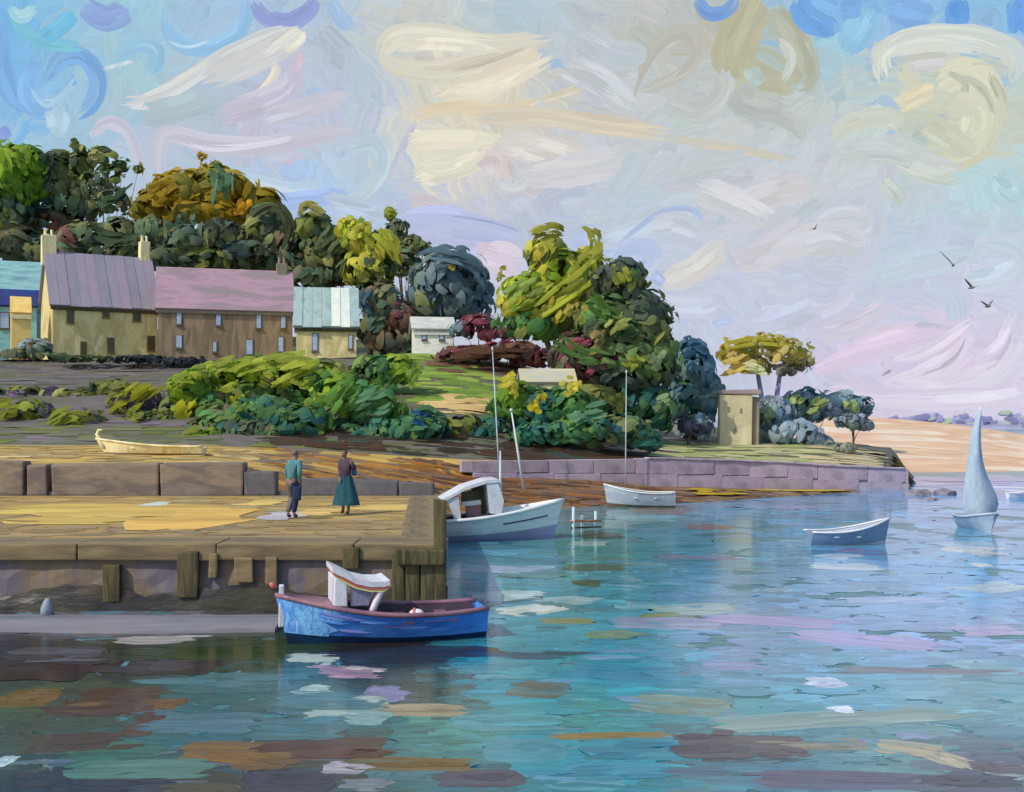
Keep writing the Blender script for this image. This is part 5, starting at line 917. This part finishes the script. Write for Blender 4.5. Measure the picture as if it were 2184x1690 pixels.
for q in range(14):
    t0 = rng.uniform(.05, .7); s0 = rng.uniform(.55, .9); bs.add([P(t0 + .08 * j, s0, 1) + Vector((0, .015, 0)) for j in range(3)], rng.uniform(.03, .06), (0, 1, .1), pick([(72, 124, 200), (92, 140, 210), (104, 112, 176), (124, 100, 140), (60, 104, 180)]), None, bulge=.05, ragged=.3, p=2.6)
o = bs.build('paint_touches', M['ground_stroke'], bb, 6); o['kind'] = 'stuff'
# shelter: sloping roof on a white panel forward and a curved post aft (local x: bow positive, photo left)
def lx(px): return -(px - 826) / F * bp_.y / math.cos(rz - math.pi)
def lz(py): return Z(py, bp_.y)
def strip_roof(z_off, th_, y0, y1, ext=0.0):
    prof = [(698 - ext, 1207), (722, 1218), (748, 1232), (780, 1240), (808, 1241), (822 + ext, 1238)]
    v = []; f = []
    for px, py in prof:
        for y in (y0, y1):
            for h in (0, th_): v.append((lx(px), y, lz(py) + z_off + h))
    for i in range(len(prof) - 1):
        a, b = i * 4, i * 4 + 4
        f += [(a, b, b + 1, a + 1), (a + 2, a + 3, b + 3, b + 2), (a + 1, b + 1, b + 3, a + 3), (a, a + 2, b + 2, b)]
    e = (len(prof) - 1) * 4; f += [(0, 1, 3, 2), (e, e + 2, e + 3, e + 1)]
    bm = bmesh.new(); bm.from_mesh(pymesh('t', v, f)); bmesh.ops.recalc_face_normals(bm, faces=bm.faces); return bm
sh = obj('shelter_roof', strip_roof(-.02, .09, -.5, .5), M['lwhite'], bb, smooth=False)
obj('red_stripe', strip_roof(-.07, .05, -.49, .49, -2), M['redp'], sh); obj('yellow_stripe', strip_roof(-.105, .033, -.48, .48, -6), M['yelp'], sh)
obj('shelter_panel', box(lx(730), lx(702), -.46, .46, lz(1278) - .02, lz(1222), .02, jit=.01), M['lwhite'], bb)
obj('panel_edge', box(lx(736), lx(731), -.47, -.40, lz(1278), lz(1240), .01), M['redp'], bb)
obj('windscreen', box(lx(778), lx(738), .38, .42, lz(1282), lz(1240), .01), paint('lilac_pane', [(140, 136, 160), (120, 116, 142)], (2, 2, 2), rough=.2), bb)
for yy in (-.42, .42):
    obj('shelter_post', tube([(lx(806), yy, lz(1244)), (lx(800), yy, lz(1262)), (lx(790), yy, lz(1282)), (lx(784), yy, lz(1298))], [.055, .06, .065, .07], 8), M['lwhite'], bb, smooth=True)
    obj('red_band', tube([(lx(800), yy - .05, lz(1246)), (lx(791), yy - .055, lz(1266)), (lx(781), yy - .055, lz(1292))], [.03, .035, .04], 6), M['redp'], bb, smooth=True)
bm = bmesh.new(); bmesh.ops.create_uvsphere(bm, u_segments=12, v_segments=8, radius=1, matrix=Matrix.Diagonal((.13, .09, .08, 1)))
by = obj('float', bm, M['lwhite'], None, smooth=True); by.location = Vector((G(892, 1362).x, bp_.y - .35, lz(1301)))
tag(by, 'white float lying on the side of the blue boat', 'float')
obj('band', tube([(-.06, 0, 0), (-.02, 0, 0)], [.095, .1], 10), M['redp'], by)
# ---- white cabin boat behind the quay end
M['hullw'] = paint('white_hull', [(196, 200, 206), (222, 224, 222), (206, 208, 210)], (.5, 1, 4), rough=.35, bump=.25, spec=.5)
M['hulll'] = paint('lilac_hull_shade', [(142, 146, 176), (156, 154, 180), (130, 138, 166)], (.5, 1, 4), rough=.35, spec=.5)  # shade on the lower hull, put into a lilac paint
M['cabin'] = paint('cabin_grey_white', [(182, 184, 196), (202, 204, 210), (166, 168, 180)], (1.5, 1.5, 1.5), rough=.4); M['olive_in'] = paint('olive_shade', [(104, 100, 66), (84, 80, 56)], (2, 2, 2)); M['mauve_in'] = paint('mauve_bulkhead', [(126, 96, 104), (146, 112, 116)], (2, 2, 2))
M['mast'] = paint('pale_spar', [(176, 196, 206), (206, 216, 220)], (6, 6, .6), rough=.4)
wd_ = 35.2; wx = X(1010, wd_)
wb = thing('cabin_boat', 'white cabin boat with lilac shade painted low on its hull lying behind the quay end', 'boat', (wx, wd_, 0), math.radians(10))
P, gun, half = hull_parts(wb, 5.2, 1.9, .62, .62, .05, (M['hullw'], M['hulll'], M['hullw'], M['olive_in']), rake=.35, split=.45, rail=.06, inner=.35)
def bx(px): return (X(px, wd_) - wx)
cz = lambda py: Z(py, wd_)
obj('deck', pymesh('deck', [tuple(P(t, 1, s) + Vector((0, 0, .0))) for t in np.linspace(.5, .98, 7) for s in (-1, 1)], [(i * 2, i * 2 + 2, i * 2 + 3, i * 2 + 1) for i in range(6)]), M['hullw'], wb)
v = [(bx(938), -.75, cz(1062)), (bx(1032), -.75, cz(1022)), (bx(1056), -.75, cz(1020)), (bx(938), .75, cz(1062)), (bx(1032), .75, cz(1022)), (bx(1056), .75, cz(1020)), (bx(985), -.75, cz(1036)), (bx(985), .75, cz(1036))]
v2 = [(a, b, z - .1) for a, b, z in v]
bm = bmesh.new(); tops = [bm.verts.new(q) for q in v]; bots = [bm.verts.new(q) for q in v2]
for q in ((0, 6, 7, 3), (6, 1, 4, 7), (1, 2, 5, 4)): bm.faces.new([tops[i] for i in q]); bm.faces.new([bots[i] for i in reversed(q)])
lo = [0, 6, 1, 2, 5, 4, 7, 3]
for a, b in zip(lo, lo[1:] + lo[:1]): bm.faces.new((tops[a], bots[a], bots[b], tops[b]))
bmesh.ops.recalc_face_normals(bm, faces=bm.faces); obj('cabin_roof', bm, M['cabin'], wb)
def prism(pts, y0, y1):
    bm = bmesh.new(); a = [bm.verts.new((x_, y0, z_)) for x_, z_ in pts]; b = [bm.verts.new((x_, y1, z_)) for x_, z_ in pts]
    bm.faces.new(a); bm.faces.new(list(reversed(b)))
    for i in range(len(pts)): bm.faces.new((a[i], b[i], b[(i + 1) % len(pts)], a[(i + 1) % len(pts)]))
    bmesh.ops.recalc_face_normals(bm, faces=bm.faces); return bm
obj('windscreen', prism([(bx(1030), cz(1026)), (bx(1054), cz(1024)), (bx(1068), cz(1066)), (bx(1062), cz(1094)), (bx(1040), cz(1092))], -.72, .72), M['cabin'], wb)
obj('cabin_side', prism([(bx(1010), cz(1044)), (bx(1034), cz(1036)), (bx(1042), cz(1096)), (bx(1022), cz(1102))], .3, .7), M['olive_in'], wb)
obj('bulkhead', prism([(bx(985), cz(1050)), (bx(1022), cz(1046)), (bx(1022), cz(1074)), (bx(985), cz(1076))], .1, .2), M['olive_in'], wb)
obj('hatch', prism([(bx(992), cz(1078)), (bx(1024), cz(1076)), (bx(1026), cz(1104)), (bx(996), cz(1106))], -.1, .05), M['mauve_in'], wb)
obj('hatch_frame', prism([(bx(984), cz(1070)), (bx(1024), cz(1066)), (bx(1025), cz(1076)), (bx(985), cz(1079))], -.14, .0), M['hullw'], wb)
obj('cabin_post', prism([(bx(948), cz(1062)), (bx(972), cz(1056)), (bx(978), cz(1108)), (bx(966), cz(1112))], -.7, -.6), M['cabin'], wb)
obj('mast', tube([(bx(1069), 0, cz(1096)), (bx(1068), 0, cz(1030)), (bx(1068), 0, cz(962))], [.05, .045, .02], 8), M['mast'], wb, smooth=True)
obj('blue_streak', tube([P(t, .72, -1) + Vector((0, -.012, 0)) for t in np.linspace(.66, .93, 8)], .022, 6), M['navy'], wb, smooth=True)
# ---- dinghies
def dinghy(label, px, py, wpx, hpx, rz_, cols, name='dinghy', beam=.36, bow=.5):
    p = G(px, py); Lb = wpx / F * p.y / max(.35, abs(math.cos(rz_))) * .95; H = hpx / F * p.y
    r = thing(name, label, 'boat', p, rz_)
    P, gun, half = hull_parts(r, Lb, Lb * beam, H * .62, H * bow, H * .12, cols, rake=Lb * .06, draft=.12, split=.25, rail=.03, inner=H * .3, n=14)
    for t in (.3, .58): obj('thwart', box(-Lb / 2 + Lb * t - .08, -Lb / 2 + Lb * t + .08, -half(t) * .9, half(t) * .9, H * .45, H * .45 + .03, .008), cols[2], r)
    return r
M['dgrey'] = paint('grey_white_paint', [(150, 160, 178), (176, 184, 198), (136, 148, 168)], (1, 1, 3), rough=.4)
M['dlil'] = paint('violet_grey_paint', [(104, 124, 152), (122, 140, 166), (116, 118, 146)], (1, 1, 3), rough=.4); M['brownb'] = paint('brown_bottom', [(96, 72, 58), (118, 92, 76)], (2, 2, 2))
dinghy('grey white dinghy drawn up at the weedy shoreline', 1368, 1081, 150, 42, math.radians(172), (M['dgrey'], M['brownb'], M['hullw'], M['brownb']))
dinghy('pale violet dinghy afloat alone in the middle of the bay', 1806, 1162, 180, 40, math.radians(8), (M['dlil'], M['dgrey'], M['hullw'], M['dgrey']), bow=.75)
dinghy('tiny white boat with dark bottom at the right frame edge', 2176, 1062, 60, 14, math.radians(5), (M['hullw'], M['navy'], M['hullw'], M['navy']))
# beached rowing boat with curled stem on the path
p = W(330, 968, 50); p.z = ground(330, 50) + .02
rb = thing('rowing_boat', 'cream rowing boat with curled stem beached on the ochre path', 'boat', p, math.radians(176))
rb.rotation_euler[0] = math.radians(6)
P, gun, half = hull_parts(rb, 4.6, 1.0, .28, .42, .05, (M['cream'], M['greybrown'], M['cream'], M['greybrown']), rake=.5, draft=.06, split=.2, rail=.05, inner=.1, n=16)
obj('stem', tube([(2.35, 0, .3), (2.62, 0, .7), (2.75, 0, .92), (2.68, 0, 1.1), (2.5, 0, 1.12)], [.11, .1, .085, .07, .05], 8), M['cream'], rb, smooth=True)
for t in (.25, .5, .7): obj('thwart', box(-2.3 + 4.6 * t - .09, -2.3 + 4.6 * t + .09, -half(t) * .9, half(t) * .9, .24, .27, .01), M['cream'], rb)
# ---- sailing boat
M['sail'] = paint('pale_sailcloth', [(136, 156, 174), (156, 172, 186), (122, 144, 166)], (1.2, 1.2, .5), rough=.6, bump=.4)
sp = G(2084, 1130); sd_ = sp.y; sb_ = thing('sailing_boat', 'pale sailing boat with one tall narrow sail out in the bay', 'boat', sp, math.radians(-86))
P, gun, half = hull_parts(sb_, 2.0, 1.12, .40, .26, .08, (M['sail'], M['dgrey'], M['dgrey'], M['dgrey']), rake=.2, draft=.12, split=.2, rail=.04, inner=.25, n=16, fullness=1.3)
obj('mast', tube([(.2, 0, .2), (.2, 0, 2.4), (.22, 0, Z(868, sd_))], [.05, .045, .02], 8), M['mast'], sb_, smooth=True)
v = []; f = []; n = 18
prof = [(0, -.40, .40), (.05, -.54, .58), (.12, -.58, .66), (.2, -.58, .60), (.29, -.54, .44), (.4, -.48, .24), (.52, -.42, .12), (.65, -.36, .06), (.8, -.28, .04), (.93, -.14, .05), (1, -.02, .06)]
zb0, zt0 = Z(1102, sd_), Z(875, sd_)
Mi = Matrix.Rotation(math.radians(86), 3, 'Z')
for side in (0, 1):
    for t, a, b in prof:
        for k in range(7):
            s_ = k / 6; xx = a + (b - a) * s_; yy = -.35 * math.sin(math.pi * s_) * (1 - t * .6) + side * .025 - .15
            q = Mi @ Vector((xx, yy, 0)); v.append((q.x + .05, q.y, zb0 + (zt0 - zb0) * t))
nn = len(prof) * 7
for side in (0, 1):
    for i in range(len(prof) - 1):
        for k in range(6):
            q = side * nn + i * 7 + k; f.append((q, q + 1, q + 8, q + 7))
obj('sail', pymesh('sail', v, f), M['sail'], sb_, smooth=True)

# ---- masts standing on the shore
def spar(label, a, b, d0, r0=.05):
    pa = W(*a, d0); pa.z = ground(a[0], d0) - .1; pb = W(*b, d0); o = thing('mast', label, 'mast', pa, 0, 'masts along the shore')
    u = pb - pa; obj('pole', tube([(0, 0, 0), u * .5, u], [r0 * 1.3, r0, r0 * .5], 8), M['mast'], o, smooth=True)
    obj('truck', tube([u * .97, u * 1.0], [r0 * 1.5, r0 * 1.2], 8), M['mast'], o, smooth=True); return o
spar('tallest thin pale mast rising over the brown hedge', (1066, 990), (1050, 740), 54, .03)
spar('stout leaning pale mast below the yellow tipped shrub', (1118, 1025), (1090, 872), 52, .055)
spar('slim pale mast in front of the great olive tree', (1334, 990), (1336, 790), 57, .028)
# ---- mooring frame in the shallows
mfp = G(1243, 1135); mf = thing('mooring_stage', 'small pale mooring stage of posts and an orange rail in the shallows', 'mooring stage', mfp)
M['orange'] = paint('orange_rail', [(186, 120, 84), (206, 144, 104)], (3, 3, 3))
for k, (px, top) in enumerate(((1222, 1080), (1242, 1100), (1272, 1092))): obj('post', tube([(X(px, mfp.y) - mfp.x, (k - 1) * .3, -.8), (X(px, mfp.y) - mfp.x, (k - 1) * .3, Z(top, mfp.y))], .05, 8), M['mast'], mf, smooth=True)
obj('rail', tube([(X(1216, mfp.y) - mfp.x, -.36, Z(1110, mfp.y)), (X(1284, mfp.y) - mfp.x, .38, Z(1113, mfp.y))], .04, 8), M['orange'], mf, smooth=True)
obj('lower_rail', tube([(X(1216, mfp.y) - mfp.x, -.36, Z(1124, mfp.y)), (X(1284, mfp.y) - mfp.x, .38, Z(1126, mfp.y))], .03, 8), M['timber'], mf, smooth=True)

# ================================================================== PEOPLE
def skin(name, chains, mat, parent, sub=2):
    """chains of (point, radius); a chain's first point may be an existing index"""
    vs, es, rs = [], [], []
    for ch in chains:
        prev = None
        for q in ch:
            if isinstance(q, int): prev = q; continue
            vs.append(q[0]); rs.append(q[1]); i = len(vs) - 1
            if prev is not None: es.append((prev, i))
            prev = i
    m = bpy.data.meshes.new(name); m.from_pydata([tuple(p) for p in vs], es, []); o = obj(name, m, mat, parent)
    md = o.modifiers.new('skin', 'SKIN'); md.use_smooth_shade = True
    for i, r_ in enumerate(rs):
        q = m.skin_vertices[0].data[i]; q.radius = r_ if hasattr(r_, '__len__') else (r_, r_); q.use_root = i == 0
    sb2 = o.modifiers.new('sub', 'SUBSURF'); sb2.levels = sub; sb2.render_levels = sub
    return o
M['skin'] = paint('skin', [(124, 98, 86), (140, 110, 94)], (4, 4, 4), rough=.6, bump=.1)
def fingers(idx, hand, dr, side):
    out = []
    for k, ln in enumerate((.062, .078, .084, .076, .06)):
        off = Vector(((k - 2) * .018, 0, 0)) if k else Vector((side * -.035, -.01, .03)); p0 = hand + off * .8 + dr * .03
        out.append([idx, (p0, .011), (p0 + dr * ln * .5 + Vector((0, -.008, 0)), .009), (p0 + dr * ln + Vector((0, -.022, 0)), .007)])
    return out
def person(label, loc, rz_, pose, mats, hair_m, height=1.72, skirt=False):
    r = thing('person', label, 'person', loc, rz_); s = height / 1.72
    J = {k: Vector(v_) * s for k, v_ in pose.items()}
    chains = [[(J['pelvis'], .13), (J['waist'], .115), (J['chest'], .14), (J['neck0'], .075), (J['neck1'], .055), (J['head0'], (.075, .085)), (J['head1'], (.08, .095)), (J['head2'], (.055, .065))]]  # 0..7
    n = 8
    ids = {}
    for sd in ('l', 'r'):
        chains.append([2, (J['sh' + sd], .062), (J['el' + sd], .045), (J['wr' + sd], .03), (J['ha' + sd], (.04, .025))]); ids['ha' + sd] = n + 3; n += 4
    for sd in ('l', 'r'):
        chains.append([0, (J['hip' + sd], .098), (J['kn' + sd], .062), (J['an' + sd], .042), (J['to' + sd], .038)]); n += 4
    chains.append([6, (J['head1'] + J['face'] * .095 + Vector((0, 0, -.02)), .016)])          # nose
    for sd, sg in (('l', -1), ('r', 1)):
        dr = (J['ha' + sd] - J['wr' + sd]).normalized(); chains += fingers(ids['ha' + sd], J['ha' + sd], dr, sg)
    skin('body', chains, M['skin'], r)
    # clothing: shells a little larger than the limbs
    skin('top', [[(J['pelvis'] + Vector((0, 0, .02)), .155), (J['waist'], .145), (J['chest'], (.178, .155)), (J['neck0'] + Vector((0, 0, -.02)), .10)], [2, (J['shl'], .085), (J['ell'], .064), (J['wrl'], .045)], [2, (J['shr'], .085), (J['elr'], .064), (J['wrr'], .045)]], mats[0], r)
    if skirt:
        bm = bmesh.new(); ring = []; c0 = J['pelvis']; c1 = (J['kn' + 'l'] + J['knr']) / 2
        prof = [(.12, .16), (0, .19), (-.25, .26), (-.5, .33), (-.68, .37)]
        for dz_, rr in prof:
            ring.append([bm.verts.new((c0.x + rr * math.cos(a) * (1 + .08 * math.sin(a * 7)), c0.y + rr * .8 * math.sin(a) * (1 + .08 * math.sin(a * 7)), c0.z + dz_)) for a in np.linspace(0, 2 * math.pi, 29)[:-1]])
        for a, b in zip(ring, ring[1:]):
            for k in range(28): bm.faces.new((a[k], a[(k + 1) % 28], b[(k + 1) % 28], b[k]))
        bmesh.ops.recalc_face_normals(bm, faces=bm.faces); obj('skirt', bm, mats[1], r, smooth=True)
    else:
        for sd in ('l', 'r'):
            skin('trouser_leg', [[(J['pelvis'] + (J['hip' + sd] - J['pelvis']) * .6 + Vector((0, 0, .05)), .125), (J['hip' + sd], .118), (J['kn' + sd], .085), (J['an' + sd] + Vector((0, 0, .04)), .068)]], mats[1] if sd == 'l' else mats[2], r)
    for sd in ('l', 'r'):
        skin('shoe', [[(J['an' + sd] + Vector((0, 0, -.03)), .05), (J['to' + sd], .045)]], mats[3], r, 1)
    bk = -J['face'] * .035
    skin('hair', [[(J['head0'] + bk * 1.6 + Vector((0, 0, .01)), .07), (J['head1'] + bk + Vector((0, 0, .025)), (.098, .105)), (J['head2'] + bk * .6 + Vector((0, 0, .03)), .07)]], hair_m, r)
    return r
def cloth(name, a, b): return paint(name, [a, b], (3, 3, 1.2), rough=.8, bump=.3)
M['cl_turq'] = cloth('turquoise_cloth', (62, 108, 114), (92, 138, 140)); M['cl_taupe'] = cloth('taupe_cloth', (90, 82, 82), (112, 102, 98)); M['cl_navy'] = cloth('navy_cloth', (20, 32, 64), (32, 46, 80))
M['cl_plum'] = cloth('plum_cloth', (62, 48, 62), (84, 68, 80)); M['cl_teal'] = cloth('teal_cloth', (12, 62, 78), (36, 86, 96)); M['cl_shoe'] = cloth('dark_shoe', (56, 46, 42), (74, 60, 52)); M['hair_g'] = cloth('ash_brown_hair', (98, 88, 84), (122, 108, 100)); M['hair_d'] = cloth('dark_brown_hair', (64, 50, 52), (88, 70, 66)); M['cl_blue'] = cloth('blue_bag_cloth', (20, 62, 108), (36, 86, 134))
pose1 = dict(pelvis=(.05, 0, .92), waist=(.02, .0, 1.08), chest=(-.03, -.01, 1.30), neck0=(-.045, 0, 1.45), neck1=(-.05, -.01, 1.51), head0=(-.05, -.02, 1.56), head1=(-.05, -.03, 1.63), head2=(-.05, -.025, 1.70),
             shl=(-.21, 0, 1.40), ell=(-.25, .06, 1.14), wrl=(-.17, -.06, .95), hal=(-.15, -.09, .88), shr=(.13, 0, 1.41), elr=(.22, .03, 1.15), wrr=(.22, -.05, .93), har=(.22, -.07, .86),
             hipl=(-.05, 0, .86), knl=(-.03, -.06, .48), anl=(.01, -.02, .09), tol=(.01, -.16, .04), hipr=(.14, 0, .86), knr=(.15, -.12, .48), anr=(.13, .08, .1), tor=(.13, -.05, .04), face=(0, -1, 0))
p1 = G(626, 1107, QZ); person('person in turquoise top and taupe trousers carrying a navy bag on the quay', (p1.x, p1.y, QZ + .02), math.radians(150), pose1, (M['cl_turq'], M['cl_navy'], M['cl_taupe'], M['cl_shoe']), M['hair_g'], 1.76)
pose2 = dict(pelvis=(.0, 0, .92), waist=(.0, .0, 1.08), chest=(-.01, -.01, 1.30), neck0=(-.03, 0, 1.45), neck1=(-.04, -.01, 1.51), head0=(-.05, -.02, 1.56), head1=(-.055, -.03, 1.63), head2=(-.06, -.025, 1.70),
             shl=(-.17, 0, 1.40), ell=(-.2, .05, 1.15), wrl=(-.13, -.1, .98), hal=(-.11, -.14, .93), shr=(.15, 0, 1.41), elr=(.24, .05, 1.2), wrr=(.2, -.06, 1.36), har=(.19, -.08, 1.43),
             hipl=(-.1, 0, .86), knl=(-.11, -.05, .48), anl=(-.11, .06, .1), tol=(-.11, -.07, .04), hipr=(.1, 0, .86), knr=(.11, -.08, .48), anr=(.11, -.06, .09), tor=(.11, -.2, .04), face=(0, -1, 0))
p2 = G(738, 1098, QZ); person('person in plum top and full teal skirt near the quay end', (p2.x, p2.y, QZ + .02), math.radians(-20), pose2, (M['cl_plum'], M['cl_teal'], M['cl_teal'], M['cl_shoe']), M['hair_d'], 1.72, skirt=True)
def bag(label, px, py, d, wv, hv, mat, strap):
    p = W(px, py, d); r = thing('bag', label, 'bag', p); bm = box(-wv / 2, wv / 2, -.07, .07, -hv / 2, hv / 2, .05, jit=.015)
    obj('pouch', bm, mat, r, smooth=True)
    obj('strap', tube([(-wv * .3, 0, hv * .45), (-wv * .28 + strap[0] * .5, .02, hv * .45 + strap[1]), (wv * .3, 0, hv * .45)], .015, 6), mat, r, smooth=True)
bag('navy shoulder bag at the hip of the person in turquoise', 634, 1053, p1.y - .2, .2, .36, M['cl_navy'], (-.06, .14))
bag('round blue bag on the shoulder of the person in plum', 756, 1008, p2.y + .02, .13, .2, M['cl_blue'], (-.02, .1))

# ================================================================== BIRDS
M['bird'] = paint('grey_feathers', [(92, 88, 88), (112, 106, 104)], (4, 4, 4), rough=.7)
def bird(label, px, py, d, span, tilt, lift):
    p = W(px, py, d); r = thing('gull', label, 'bird', p, rng.uniform(-.4, .4), 'gulls over the bay'); r.rotation_euler[1] = tilt
    obj('body', tube([(0, -.22, 0), (0, -.1, .0), (0, .05, 0), (0, .2, .0), (0, .3, 0)], [.012, .05, .06, .035, .01], 8), M['bird'], r, smooth=True)
    for s_ in (-1, 1):
        v = []; f = []
        for t, ch in ((0, .16), (.35, .17), (.7, .12), (1, .02)):
            x_ = s_ * span / 2 * t; z_ = span / 2 * (lift * t if t < .5 else lift * t * .95)
            for h in (0, .02): v += [(x_, -ch / 2 + .06 * t, z_ + h * (1 - t)), (x_, ch / 2 + .1 * t, z_ + h * (1 - t))]
        for i in range(3):
            a = i * 4; b = a + 4; f += [(a, a + 1, b + 1, b), (a + 2, b + 2, b + 3, a + 3), (a, b, b + 2, a + 2), (a + 1, a + 3, b + 3, b + 1)]
        obj('wing', pymesh('wing', v, f), M['bird'], r)
bird('largest dark gull with raised wings over the bay', 2033, 566, 50, 1.3, .15, .95); bird('middle gull of the three over the bay', 2073, 614, 54, .95, .3, .7); bird('lowest gull of the three over the bay', 2108, 654, 56, .75, -.1, .9)
bird('lone gull gliding high left of the three', 1738, 488, 80, .8, -.6, .5)
